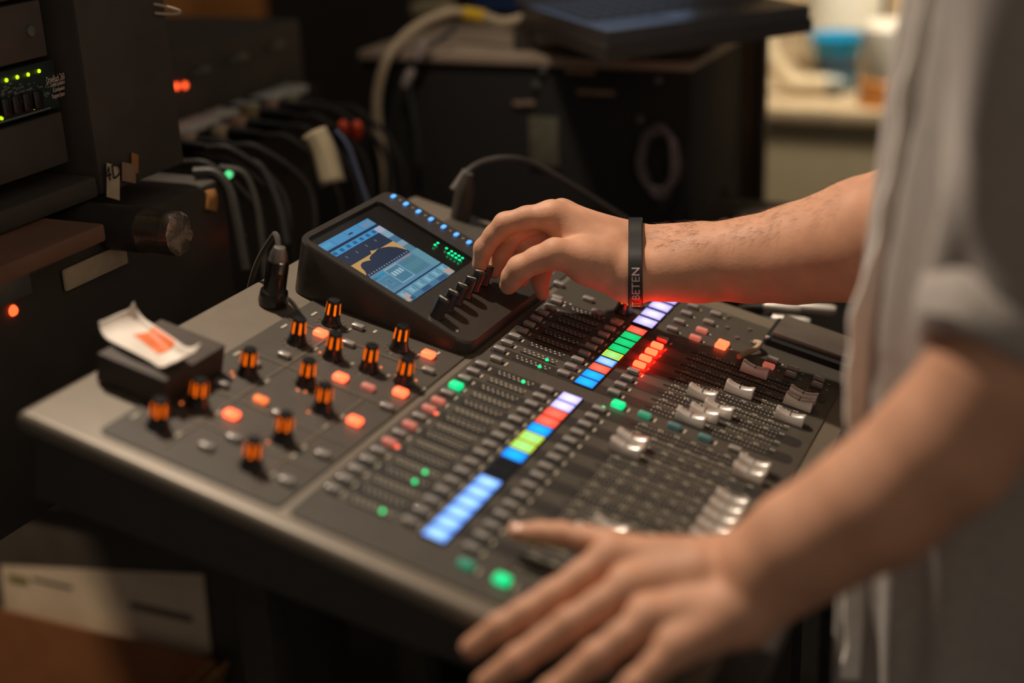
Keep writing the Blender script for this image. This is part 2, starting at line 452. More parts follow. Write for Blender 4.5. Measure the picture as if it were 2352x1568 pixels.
# assign and monitor sections on the right
for x in (0.4367, 0.4584, 0.4814, 0.503): button(x, -0.0255); legend(x, -0.0345, 2)
for x, m in ((0.4356, E_ORD), (0.4565, E_ORD), (0.4795, None), (0.5035, None)): button(x, -0.0488, m); legend(x, -0.0585, 2)
button(0.4455, -0.0735, E_OR); button(0.437, -0.0735, E_OR); legend(0.441, -0.084, 2)
for x, y, m in ((0.4472, -.1213, None), (.432, -.1213, E_ORD), (.4425, -.1417, None), (.43, -.1426, None), (.4405, -.1668, None), (.4275, -.1679, None)): button(x, y, m); legend(x, y - 0.0105, 2)
for x, y in ((0.4155, 0.0838), (0.4155, 0.0432), (0.4115, 0.0204), (0.4370, 0.060), (0.447, 0.095), (0.5, 0.1)): button(x, y)
for x, y in ((0.4155, 0.0745), (0.4155, 0.069), (0.412, 0.033), (0.47, 0.11), (0.49, 0.07)): legend(x, y, 2)
for x, y in ((0.47, -0.08), (0.485, -0.066), (0.498, -0.085), (0.472, -0.095), (0.51, -0.06)):
    b = MB(); b.lathe([(0.0022, 0), (0.0022, 0.0016), (0, 0.0018)], 10); put('screw_head', b.mesh('screw_head'), m_shell, D, (x, y, 0.0004))

# rotary encoders with lit side lines
def rotary():
    b = MB(); b.lathe([(0.0088, 0.0), (0.0088, 0.0012), (0.0078, 0.0030), (0.0068, 0.0075), (0.0057, 0.0212), (0.0049, 0.0226), (0.0, 0.0229)], 28)
    me = b.mesh('rotary', angle=0.5)
    l = MB(); n = 7
    for k in range(n):
        a = 2 * math.pi * (k + 0.35) / n
        r0, r1 = 0.00655, 0.00578; da = 0.135
        for z0, z1, ra, rb in ((0.0105, 0.0205, r0 + 0.00012, r1 + 0.00012),):
            l.quad((ra * math.cos(a - da), ra * math.sin(a - da), z0), (ra * math.cos(a + da), ra * math.sin(a + da), z0),
                   (rb * math.cos(a + da), rb * math.sin(a + da), z1), (rb * math.cos(a - da), rb * math.sin(a - da), z1))
    return me, l.mesh('indicator_lines', smooth=False)
ME_ROT, ME_ROTL = rotary()
b = MB(); b.lathe([(0.0, 0.0013), (0.0009, 0.0011), (0.0011, 0.0004)], 8); ME_RD = b.mesh('ring_led')
m_rdoff = mat('ring_led_off', (120, 92, 78), 0.4)
KN = [(.2185, .2135, 0, ()), (.1685, .2165, 50, (8,)), (.2195, .148, 20, ()), (.1670, .1815, 10, (5, 6, 7, 8)), (.170, .1495, 35, (7, 8, 9)), (.171, .1175, 60, (6, 7, 8, 9)),
      (.0965, .2165, 15, (3, 4)), (.114, .174, 40, (1, 2)), (.0895, .1445, 5, (3,)), (.0325, .217, 70, (4,)), (-.0105, .2205, 30, ()), (.0335, .144, 55, (3,)), (-.0108, .1415, 80, ())]
for x, y, a, lit in KN:
    o = put('rotary_knob', ME_ROT, m_knob, D, (x, y, 0.0004), (0, 0, math.radians(a))); put('indicator_lines', ME_ROTL, E_KN, o)
    for k in range(11):
        t = math.radians(240 - 30 * k)
        put('ring_led', ME_RD, E_DOT if k in lit else m_rdoff, D, (x + 0.0118 * math.cos(t), y + 0.0118 * math.sin(t), 0.0001))
    legend(x, y - 0.0185, 5)
# assign rotaries under the wrist
E_HOT = glow('ring_hot', (255, 60, 22), 30.0, lin=(1.0, 0.02, 0.004))
for k, (x, y) in enumerate(((0.4400, 0.0255), (0.4625, 0.0255), (0.485, 0.0255), (0.5065, 0.0255))):
    o = put('rotary_knob', ME_ROT, m_knob, D, (x, y, 0.0004), (0, 0, 0.4 * k)); put('indicator_lines', ME_ROTL, E_KN, o)
    for q in range(11):
        t = math.radians(240 - 30 * q)
        put('ring_led', ME_RD, E_HOT if 1 < q < 9 and k else m_rdoff, D, (x + 0.0112 * math.cos(t), y + 0.0112 * math.sin(t), 0.0001))
for x, y, m in ((.1935, .2090, E_OR), (.2253, .1235, E_OR), (.1396, .158, E_OR), (.1418, .1340, E_ORD), (.1520, .1105, E_OR), (.0355, .1895, E_OR), (.068, .1855, E_DOT), (.0895, .116, E_OR)):
    button(x, y, m, ME_BTNL if m is E_OR else None)
for x, y in ((.2270, .192), (.1945, .1825), (.1400, .2105), (.2005, .1105), (.060, .164), (.0335, .110), (.010, .17), (-.012, .178), (.112, .2205), (.068, .2205), (.125, .108), (-.012, .111)): button(x, y)
for x, y, n in ((.2230, .232, 6), (.2, .2335, 5), (.21, .20, 4), (.232, .177, 4), (.236, .118, 4), (.185, .238, 6), (.118, .2395, 6), (.05, .2395, 6), (-.01, .2395, 6), (.07, .128, 4), (.02, .125, 4)): legend(x, y, n, 0.0022)
stuff(LEG.build('panel_legends', m_print, D))
# section separators on the rotary panel
b = MB()
for x in (0.013, 0.058, 0.128, 0.1995): b.box((x, 0.174, 0.0008), (0.0014, 0.14, 0.0009))
for y, x0, x1 in ((0.2015, -0.03, 0.2), (0.1285, -0.03, 0.125)): b.box(((x0 + x1) / 2, y, 0.0008), (x1 - x0, 0.0014, 0.0009))
b.build('section_ridges', m_shell, D)

# ---- raised screen housing
m_hous = mat('housing_black', (52, 47, 42), 0.42, var=0.08, bump=0.05, bscale=3000)
SL = 0.2226; ZB = 0.0161 - SL * 0.118
def tz(y): return ZB + SL * y
hx0, hx1, hy0, hy1 = 0.2473, 0.418, 0.097, 0.2745
b = MB(); out = rrect(hx0, hx1, hy0, hy1, 0.016, 6)
nn = len(out); cx, cy = (hx0 + hx1) / 2, (hy0 + hy1) / 2
def sc(u, v, s): return (cx + (u - cx) * s, cy + (v - cy) * s)
ix0, ix1, iy0, iy1 = 0.2565, 0.385, 0.1605, 0.268
inn = rrect(ix0, ix1, iy0, iy1, 0.005, 6)
rings = [[Vector((*sc(u, v, 1.0), 0.0)) for u, v in out], [Vector((u, v, tz(v) - 0.0022)) for u, v in out], [Vector((*sc(u, v, 0.985), tz(v))) for u, v in out],
         [Vector((u, v, tz(v))) for u, v in inn], [Vector((*sc(u, v, 1.0), tz(v) - 0.0035)) for u, v in inn]]
b.grid(rings, closed_u=True); b.bm.faces.new([b.bm.verts.new(p) for p in rings[-1]])
bmesh.ops.remove_doubles(b.bm, verts=b.bm.verts[:], dist=1e-6)
hous = b.build('screen_housing', m_hous, D)
MT = Matrix.Translation((0, 0, ZB)) @ Matrix.Rotation(math.atan(SL), 4, 'X')   # housing-top frame
ca = math.cos(math.atan(SL))
def top(x, y, h=0.0): return Vector((x, y, tz(y))) + Vector((0, -math.sin(math.atan(SL)), ca)) * h
# the display itself: flat picture on a thin glass
sx0, sx1, sy0, sy1 = 0.2575, 0.3495, 0.163, 0.2585
def UI(s, t, h): return top(sx0 + (sx1 - sx0) * s, sy1 + (sy0 - sy1) * t, h)
UIC = {}
b = MB()
mats = []
def uc(c, e=0.75):
    k = (tuple(c), e)
    if k not in UIC: UIC[k] = len(mats); mats.append(glow('ui_%d_%d_%d' % tuple(c), c, e, base=(20, 22, 26)))
    return UIC[k]
lay = [0.0]
def ur(s0, s1, t0, t1, c):
    b.mi = uc(c); lay[0] += 0.000012; h = -0.003 + lay[0]
    b.quad(UI(s0, t1, h), UI(s1, t1, h), UI(s1, t0, h), UI(s0, t0, h))
def up(pts, c):
    b.mi = uc(c); lay[0] += 0.000012; h = -0.003 + lay[0]
    b.bm.faces.new([b.bm.verts.new(UI(s, t, h)) for s, t in pts]).material_index = b.mi
NAVY = (34, 46, 70); STEEL = (98, 148, 178); SKY = (78, 156, 208)
ur(0, 1, 0, 1, (70, 118, 152)); ur(0, 1, 0, .105, SKY)
for s in (.24, .5, .76): ur(s, s + .004, 0, .105, (40, 84, 122))
ur(.03, .2, .03, .075, (92, 172, 216)); ur(.8, .97, .03, .08, (128, 150, 180)); ur(.52, .6, .05, .07, (30, 60, 92))
ur(0, 1, .105, .135, (22, 42, 72)); ur(0, 1, .135, .205, (70, 160, 214))
for k in range(7): ur(.05 + .125 * k, .11 + .125 * k, .15, .19, (32, 102, 162))
ur(.87, 1, .14, .215, (190, 190, 214)); ur(.87, 1, .215, .31, (142, 180, 200)); ur(.87, 1, .31, .40, (76, 122, 156)); ur(.87, 1, .40, .47, (142, 172, 190)); ur(.87, 1, .47, .565, (88, 136, 160))
ur(0, .87, .205, .565, NAVY)
for k in range(1, 9): ur(.0, .87, .205 + .04 * k, .207 + .04 * k, (44, 60, 88))
for s in (.05, .13, .2, .3, .36, .42, .5, .6, .66, .74, .8): ur(s, s + .003, .205, .54, (42, 58, 86))
ORG2 = (214, 166, 98)
up([(0, .365), (0, .525), (.05, .527), (.085, .49), (.105, .44), (.14, .41), (.2, .395), (.27, .405), (.32, .42), (.335, .395), (.40, .378), (.47, .365)], ORG2)
up([(.42, .372), (.47, .33), (.5, .345), (.56, .352), (.60, .35), (.47, .372)], ORG2)
up([(.6, .362), (.66, .372), (.73, .395), (.8, .44), (.845, .5), (.865, .53), (.868, .365)], ORG2)
for k in range(16): ur(.06 + .05 * k, .078 + .05 * k, .535, .552, (150, 160, 172))
for s, t in ((.12, .25), (.3, .26), (.5, .25), (.68, .25)): ur(s, s + .015, t, t + .03, (120, 130, 140))
ur(0, 1, .565, .84, STEEL)
ur(.87, 1, .565, .84, (104, 160, 176)); ur(.03, .15, .60, .63, (70, 120, 150)); ur(.1, .25, .6, .625, (0, 152, 196)); ur(.05, .1, .73, .75, (190, 190, 200))
ur(.06, .26, .65, .80, (84, 136, 166)); ur(.27, .52, .58, .80, (152, 196, 210)); ur(.28, .51, .59, .79, (80, 132, 160)); ur(.29, .50, .595, .60, (214, 204, 110))
for k in range(4): ur(.30 + .05 * k, .335 + .05 * k, .645 + .0 * k, .70, (176, 206, 218))
ur(.54, .84, .60, .8, (82, 134, 152)); ur(.52, .64, .578, .59, (170, 130, 196)); ur(.66, .82, .578, .59, (204, 130, 110))
for k in range(5): ur(.56 + .055 * k, .59 + .055 * k, .66, .74, (92, 146, 162))
ur(.12, .19, .68, .76, (104, 156, 182)); ur(.125, .185, .69, .75, (78, 130, 162))
ur(0, 1, .838, .852, (24, 48, 78))
for k in range(6):
    ur(.008 + .166 * k, .162 + .166 * k, .858, .95, (112, 168, 192)); ur(.05 + .166 * k, .11 + .166 * k, .875, .935, (142, 190, 208)); ur(.11 + .166 * k, .14 + .166 * k, .885, .925, (96, 148, 176))
    ur(.008 + .166 * k, .162 + .166 * k, .955, .997, (84, 128, 160) if k % 2 else (58, 92, 128))
ur(.0, .09, .955, .995, (206, 172, 142)); ur(.05, .14, .9, .96, (190, 172, 168)); ur(.86, .98, .93, .998, (204, 168, 150))
scr = put('screen', b.mesh('screen', smooth=False), mats, hous); scr['label'] = 'lit blue equaliser screen with orange curve'
b = MB(); b.prism(rrect(ix0 + .0005, ix1 - .0005, iy0 + .0005, iy1 - .0005, 0.004), -0.0034, -0.0031, lambda u, v, h: top(u, v, h)); b.build('screen_bezel', mat('bezel_gloss', (30, 27, 25), 0.22, coat=0.4), hous)
b = MB(); b.prism(rrect(ix0 + .001, ix1 - .001, iy0 + .001, iy1 - .001, 0.004), -0.0017, -0.0013, lambda u, v, h: top(u, v, h))
m_glass = bpy.data.materials.new('thin_glass'); m_glass.use_nodes = True
nt = m_glass.node_tree; nt.nodes.remove(nt.nodes['Principled BSDF'])
tr = nt.nodes.new('ShaderNodeBsdfTransparent'); gl = nt.nodes.new('ShaderNodeBsdfGlossy'); gl.inputs['Roughness'].default_value = 0.03
mx = nt.nodes.new('ShaderNodeMixShader'); mx.inputs[0].default_value = 0.035
nt.links.new(tr.outputs[0], mx.inputs[1]); nt.links.new(gl.outputs[0], mx.inputs[2]); nt.links.new(mx.outputs[0], nt.nodes['Material Output'].inputs[0])
put('screen_glass', b.mesh('screen_glass'), m_glass, hous)
# level lights beside the screen
E_MET = glow('meter_green', (0, 232, 140), 2.2)
b = MB(); b.lathe([(0.0, 0.0008), (0.0011, 0.0006), (0.0013, 0)], 10); ME_ML = b.mesh('level_led')
for c, ys in ((0.3705, (.1965, .1815, .1775, .1735, .1695)), (0.3765, (.1965, .187, .1815, .1775, .1735, .1695))):
    for y in ys: put('level_led', ME_ML, E_MET, hous, top(c, y, -0.0013))
# lit function buttons along the right border
E_FB = glow('key_blue', (92, 170, 255), 1.3)
b = MB(); b.box((0, 0, 0.001), (0.0068, 0.0036, 0.0022), 0.0008, 2); ME_FB = b.mesh('function_key')
for k in range(7): put('function_key', ME_FB, E_FB, hous, top(0.4065, 0.2635 - 0.0142 * k, 0)); 
b = MB()
for k in range(7): b.lathe([(0.0016, 0), (0.0012, 0.0004), (0, 0.0005)], 8, c=top(0.4085, 0.2565 - 0.0142 * k, 0.0001))
b.build('key_legends', mat('legend_grey', (120, 110, 98), 0.6), hous)
# six black encoders under the screen
def enc():
    b = MB(); b.lathe([(0.0072, 0.0), (0.0070, 0.0012), (0.0060, 0.0030), (0.0056, 0.0165), (0.0050, 0.0178), (0.0, 0.0181)], 24); me = b.mesh('encoder', angle=0.5)
    l = MB(); l.box((0, 0.0, 0.0183), (0.0009, 0.0062, 0.0004)); l.box((0, 0.0030, 0.0181), (0.0016, 0.0032, 0.0007)); return me, l.mesh('pointer')
ME_EN, ME_ENP = enc()
for k in range(6):
    o = put('encoder_knob', ME_EN, m_knob, hous, top(0.262 + 0.0183 * k, 0.1375, 0), (math.atan(SL), 0, 0.2 * k))
    put('pointer', ME_ENP, mat('pointer_white', (225, 215, 200), 0.4), o)
b = MB(); b.prism([(0.2555, .1150), (.2580, .1135), (.2605, .115), (.258, .1165)], 0.0001, 0.0004, lambda u, v, h: top(u, v, h)); b.build('corner_mark', m_print, hous)

# ================================================================== the person at the desk
m_skin = mat('skin', (200, 148, 118), 0.55, var=0.10, scale=45, bump=0.22, bscale=420, sss=0.12, spec=0.28)
person = thing('person', 'person in a pale grey rolled-sleeve shirt reaching across the desk to a knob', 'person', (0.25, -0.37, 0))
PO = Vector((0.25, -0.37, 0))
def V3(p): return np.array(p, np.float32)

def limb_mesh(chains, fingers, lo, hi, h, k_arm=0.006, k_fin=0.007):
    """chains: blended capsules; fingers: chains each blended into the palm on its own, so they stay apart"""
    n = [int((hi[q] - lo[q]) / h) + 1 for q in range(3)]
    ax = [np.float32(lo[q]) + np.arange(n[q], dtype=np.float32) * np.float32(h) for q in range(3)]
    base = np.full(n, 0.2, np.float32)
    def sub(pts, pad):
        a = np.min([p for p, r in pts], 0) - pad; c = np.max([p for p, r in pts], 0) + pad
        s = []
        for q in range(3):
            i0 = int(np.clip((a[q] - lo[q]) / h, 0, n[q] - 1)); i1 = int(np.clip((c[q] - lo[q]) / h + 2, i0 + 1, n[q])); s.append(slice(i0, i1))
        return tuple(s)
    def pts_of(s): return np.stack(np.meshgrid(ax[0][s[0]], ax[1][s[1]], ax[2][s[2]], indexing='ij'), -1)
    for ch in chains:
        for (a, ra), (c, rc) in zip(ch, ch[1:]):
            s = sub([(V3(a), ra), (V3(c), rc)], max(ra, rc) + 0.035)
            base[s] = smin(base[s], capsule(pts_of(s), a, c, ra, rc), k_arm)
    res = base.copy()
    for ch in fingers:
        s = sub([(V3(a), r) for a, r in ch], 0.035); Pp = pts_of(s); f = None
        for (a, ra), (c, rc) in zip(ch, ch[1:]):
            d = capsule(Pp, a, c, ra, rc); f = d if f is None else smin(f, d, 0.004)
        res[s] = np.minimum(res[s], smin(base[s], f, k_fin))
    return nets(res, lo, h)

def J(px, py, Z, r): return (tuple(wd(px, py, Z)), r / 1000)
def JR(px, py, Z, r):
    d = 0.030 * min(1, max(0, (px - 1180) / 270)) + 0.03 * min(1, max(0, (px - 1450) / 535)); return J(px, py, Z + d, r * (Z + d) / Z)
# right arm: elbow to fingertips on the last knob under the screen
rA, rB = JR(1452, 632, 1.205, 22), JR(1452, 575, 1.233, 22)
R_ch = [[(tuple(Vector((0.44, -0.40, 1.36))), 0.055), JR(2240, 430, 1.06, 50), JR(2110, 512, 1.09, 50), JR(1985, 550, 1.125, 49)],
        [JR(1985, 552, 1.125, 50), JR(1826, 583, 1.165, 41), JR(1728, 596, 1.185, 36), JR(1605, 602, 1.205, 33)],
        [JR(1605, 615, 1.20, 30), rA], [JR(1605, 588, 1.215, 30), rB], [rA, rB],
        # palm
        [rB, JR(1290, 492, 1.252, 13)], [rB, JR(1312, 500, 1.272, 13)], [rB, JR(1335, 512, 1.285, 12)], [rB, JR(1268, 495, 1.236, 13)],
        [rA, JR(1300, 525, 1.235, 16)], [rA, JR(1350, 600, 1.215, 21)], [JR(1400, 580, 1.22, 22), JR(1330, 540, 1.245, 19)],
        [JR(1335, 530, 1.255, 16), JR(1330, 580, 1.262, 15)], [rA, JR(1350, 605, 1.24, 16)]]
R_fi = [[JR(1268, 495, 1.236, 12.8), JR(1210, 500, 1.243, 10.2), JR(1160, 514, 1.25, 10.2), JR(1134, 540, 1.256, 8.8), JR(1111, 570, 1.262, 8.8), JR(1102, 608, 1.270, 7.2)],
        [JR(1290, 492, 1.252, 12.5), JR(1228, 512, 1.258, 10.2), JR(1180, 536, 1.264, 10), JR(1152, 585, 1.276, 8.7), JR(1136, 622, 1.283, 7.2)],
        [JR(1312, 505, 1.266, 12), JR(1252, 532, 1.268, 10.4), JR(1214, 566, 1.270, 10.2), JR(1196, 612, 1.278, 9), JR(1196, 642, 1.282, 7.4)],
        [JR(1335, 520, 1.275, 11.4), JR(1290, 556, 1.276, 10), JR(1256, 596, 1.278, 9.6), JR(1240, 645, 1.284, 8), JR(1246, 674, 1.286, 6.6)],
        [JR(1375, 600, 1.208, 18), JR(1275, 582, 1.212, 13.2), JR(1235, 596, 1.222, 11.4), JR(1194, 616, 1.232, 11.2), JR(1178, 636, 1.24, 10), JR(1168, 655, 1.247, 8.4)]]
# left arm: elbow down to a hand gripping the near front corner of the desk
lA, lB = J(1665, 1312, .885, 20.5), J(1705, 1400, .857, 21)
L_ch = [[(tuple(Vector((0.06, -0.375, 1.36))), 0.055), J(2352, 700, .80, 45), J(2300, 850, .80, 41)],
        [J(2290, 880, .80, 41.5), J(2170, 1025, .815, 41), J(2013, 1156, .832, 39), J(1841, 1256, .852, 35), J(1760, 1310, .862, 31.5)],
        [J(1760, 1290, .868, 29), lA], [J(1760, 1335, .858, 29), lB], [lA, lB],
        [lA, J(1405, 1280, .890, 13)], [lA, J(1445, 1350, .868, 13)], [lB, J(1490, 1420, .850, 12.5)], [lB, J(1550, 1488, .835, 11.5)],
        [lA, J(1480, 1287, .893, 15)], [J(1600, 1330, .875, 22), J(1500, 1340, .875, 15)]]
L_fi = [[J(1405, 1280, .890, 12.5), J(1335, 1326, .882, 10), J(1270, 1370, .876, 9.8), J(1205, 1408, .871, 8.8), J(1150, 1440, .869, 8.6), J(1083, 1486, .874, 7.2)],
        [J(1445, 1350, .868, 12.5), J(1375, 1392, .861, 10), J(1310, 1432, .857, 9.8), J(1190, 1515, .857, 8.6), J(1112, 1570, .864, 7.2)],
        [J(1490, 1420, .850, 12), J(1430, 1465, .843, 9.6), J(1370, 1508, .840, 9.4), J(1270, 1590, .843, 8.4), J(1200, 1640, .850, 7)],
        [J(1550, 1488, .835, 11), J(1505, 1530, .83, 8.4), J(1460, 1572, .828, 8.2), J(1390, 1640, .83, 7.4), J(1340, 1690, .836, 6.4)],
        [J(1560, 1300, .896, 14), J(1405, 1252, .913, 10.5), J(1345, 1238, .921, 8.8), J(1290, 1227, .928, 8.2), J(1240, 1224, .934, 7.6), J(1188, 1223, .939, 6.4)]]
def bounds(ch, fi, pad=0.03):
    P_ = np.array([p for c in ch + fi for p, r in c]); R_ = np.array([r for c in ch + fi for p, r in c])[:, None]
    return (P_ - R_).min(0) - pad, (P_ + R_).max(0) + pad
Vs, Fs, off = [], [], 0
def add(V, F):
    global off
    Vs.append(V); Fs.append(F + off); off += len(V)
for ch, fi in ((R_ch, R_fi), (L_ch, L_fi)):
    up_, fore = ch[0][:2], [ch[0][1:]] + ch[1:]
    lo, hi = bounds(fore, fi); add(*limb_mesh(fore, fi, lo, hi, 0.0017))
    c2 = [[up_[0], up_[1]], [ch[0][1], ch[0][2]]]
    lo, hi = bounds(c2, []); add(*limb_mesh(c2, [], lo, hi, 0.006))
# trunk, neck and legs under the clothes
tr_ = [[((0.25, -0.40, 1.46), 0.058), ((0.25, -0.39, 1.40), 0.07)], [((0.08, -0.385, 1.36), 0.06), ((0.42, -0.395, 1.36), 0.06)], [((0.19, -0.375, 1.28), 0.085), ((0.20, -0.375, 1.0), 0.08)], [((0.31, -0.375, 1.28), 0.085), ((0.30, -0.375, 1.0), 0.08)],
       [((0.17, -0.385, 0.92), 0.08), ((0.16, -0.385, 0.12), 0.045)], [((0.33, -0.385, 0.92), 0.08), ((0.34, -0.385, 0.12), 0.045)], [((0.2, -0.38, 0.95), 0.08), ((0.30, -0.38, 0.95), 0.08)]]
lo, hi = bounds(tr_, []); add(*limb_mesh(tr_, [], lo, hi, 0.010, 0.03))
V = np.concatenate(Vs) - np.array(PO); F = np.concatenate(Fs)
from mathutils.bvhtree import BVHTree
BV = BVHTree.FromPolygons([tuple(v) for v in V], [tuple(map(int, f)) for f in F])
me = bpy.data.meshes.new('body'); me.from_pydata([], [], [])
me.vertices.add(len(V)); me.vertices.foreach_set('co', V.astype(np.float32).ravel())
me.loops.add(len(F) * 4); me.loops.foreach_set('vertex_index', F.astype(np.int32).ravel())
me.polygons.add(len(F)); me.polygons.foreach_set('loop_start', np.arange(0, len(F) * 4, 4, dtype=np.int32)); me.polygons.foreach_set('use_smooth', np.ones(len(F), bool))
me.update(); me.validate()
body = put('body', me, m_skin, person)
sm = body.modifiers.new('soften', 'SMOOTH'); sm.factor = 0.5; sm.iterations = 4
# fingernails
m_nail = mat('nail', (222, 168, 142), 0.3, var=0.05, spec=0.5)
def nail(a, bq, r, toward):
    a, bq = Vector(a), Vector(bq); t = (bq - a).normalized(); n = Vector(toward); n = (n - t * n.dot(t)).normalized(); w = t.cross(n)
    c = bq + n * (r * 0.86) - t * (r * 0.25); q = MB(); g = []
    for i in range(7):
        row = []
        for j in range(7):
            u, v = (i / 3 - 1), (j / 3 - 1); s = math.sqrt(max(0, 1 - 0.5 * v * v)); rr = 1 - 0.35 * max(0, abs(u) - 0.6)
            row.append(c + t * (u * r * 0.85 * s) + w * (v * r * 0.72 * rr) - n * (r * 0.32 * v * v + r * 0.12 * u * u) - PO)
        g.append(row)
    q.grid(g); return q.build('fingernail', m_nail, body)
nail(R_fi[4][-2][0], R_fi[4][-1][0], 0.0088, (-0.3, -0.45, 0.6)); nail(L_fi[4][-2][0], L_fi[4][-1][0], 0.008, (0, 0, 1))
nail(R_fi[0][-2][0], R_fi[0][-1][0], 0.0078, (0.1, 1, 0.2)); nail(L_fi[0][-2][0], L_fi[0][-1][0], 0.0078, (-0.6, 0.3, 0.6))

# fine hair on the right forearm
rng = random.Random(3); hb = MB()
fore = [JR(1985, 552, 1.125, 50), JR(1826, 583, 1.165, 41), JR(1728, 596, 1.185, 36), JR(1605, 602, 1.205, 33), JR(1500, 600, 1.215, 29)]
camdir = (CW - Vector(fore[2][0])).normalized()
for k in range(800):
    s = rng.random() * (len(fore) - 1); i = int(s); f = s - i
    p = Vector(fore[i][0]).lerp(Vector(fore[i + 1][0]), f); r = fore[i][1] * (1 - f) + fore[i + 1][1] * f
    t = (Vector(fore[i + 1][0]) - Vector(fore[i][0])).normalized()
    upv = Vector((0, 0, 1)); upv = (upv - t * upv.dot(t)).normalized(); w = t.cross(upv)
    if w.dot(camdir) < 0: w = -w
    a = rng.uniform(-1.0, 0.95); n = upv * math.cos(a) + w * math.sin(a)
    hit = BV.ray_cast(p + n * 0.09 - PO, -n)
    if hit[0] is None: continue
    p0 = hit[0] + PO - n * 0.0008; L = rng.uniform(0.005, 0.011); d = (t * 0.75 + n * rng.uniform(0.15, 0.55) - upv * 0.25 + w * rng.uniform(-0.3, 0.3)).normalized()
    pts = [p0, p0 + d * L * 0.5 + n * 0.0006, p0 + d * L - upv * 0.001]
    hb.tube([q - PO for q in pts], [0.00008, 0.00007, 0.00003], 3)
stuff(hb.build('arm_hair', mat('hair_brown', (98, 64, 42), 0.5), person))

# wristband with raised lettering
ax_ = (Vector(R_ch[1][-1][0]) - (Vector(rA[0]) + Vector(rB[0])) / 2).normalized()
cA, cB = Vector(rA[0]), Vector(rB[0]); wc = (cA + cB) / 2 + ax_ * 0.003
e1 = (cB - cA); e1 = (e1 - ax_ * e1.dot(ax_)); half = e1.length / 2; e1.normalize(); e2 = ax_.cross(e1)
if e2.dot(CW - wc) < 0: e2 = -e2
NR = 144; ring_r = []
for k in range(NR):
    d = e1 * math.cos(2 * math.pi * k / NR) + e2 * math.sin(2 * math.pi * k / NR); best = 0.02
    for u in (-0.006, 0, 0.006):
        hit = BV.ray_cast(wc + ax_ * u + d * 0.09 - PO, -d)
        if hit[0] is not None: best = max(best, (hit[0] + PO - wc - ax_ * u).dot(d))
    ring_r.append(best)
for _ in range(3): ring_r = [max(ring_r[k], (ring_r[k - 1] + ring_r[(k + 1) % NR]) / 2) for k in range(NR)]
RP = [(e1 * math.cos(2 * math.pi * k / NR) + e2 * math.sin(2 * math.pi * k / NR)) * (ring_r[k] + 0.0002) for k in range(NR)]
CUM = [0.0]
for k in range(NR): CUM.append(CUM[-1] + (RP[(k + 1) % NR] - RP[k]).length)
S0 = CUM[NR // 4]
def ring_pt(s, off=0.0):
    """arc length s round the wrist -> point and outward normal (s=0 on the side facing the lens)"""
    s = (s + S0) % CUM[-1]; k = 0
    while CUM[k + 1] < s: k += 1
    f = (s - CUM[k]) / (CUM[k + 1] - CUM[k]); p = RP[k].lerp(RP[(k + 1) % NR], f)
    t_ = RP[(k + 1) % NR] - RP[k]; n = t_.cross(ax_).normalized()
    if n.dot(p) < 0: n = -n
    return wc + p + n * off, n
per = CUM[-1]; NB = 96; g = []
for u, o in ((-0.0062, -0.001), (-0.0062, 0.0012), (-0.0054, 0.0019), (0.0054, 0.0019), (0.0062, 0.0012), (0.0062, -0.001)):
    g.append([ring_pt(per * k / NB, o)[0] + ax_ * u - PO for k in range(NB)])
b = MB(); b.grid(g, closed_u=True); wb = b.build('wristband', mat('silicone_black', (30, 28, 26), 0.42, var=0.05, coat=0.1), person)
wb['label'] = 'black silicone wristband with pale lettering'
tm = text_mesh('ST BETEN', 0.0098)
xs = [v.co.x for v in tm.vertices]; x1 = max(xs)
dirs = (ring_pt(0.002)[0] - ring_pt(0)[0]).dot(down)
bm = bmesh.new(); bm.from_mesh(tm)
bmesh.ops.subdivide_edges(bm, edges=[e for e in bm.edges if e.calc_length() > 0.002], cuts=2)
for v in bm.verts:
    s = (-0.0365 - (x1 - v.co.x)) * (-1 if dirs > 0 else 1)   # reads upwards, last letter nearest the top
    q, n = ring_pt(s, 0.0022); v.co = q + ax_ * ((0.0036 - v.co.y) * -1 if right.dot(ax_) < 0 else (0.0036 - v.co.y)) - PO
me = bpy.data.meshes.new('band_lettering'); bm.to_mesh(me); bm.free()
put('band_lettering', me, mat('lettering_pale', (215, 190, 190), 0.5), wb)

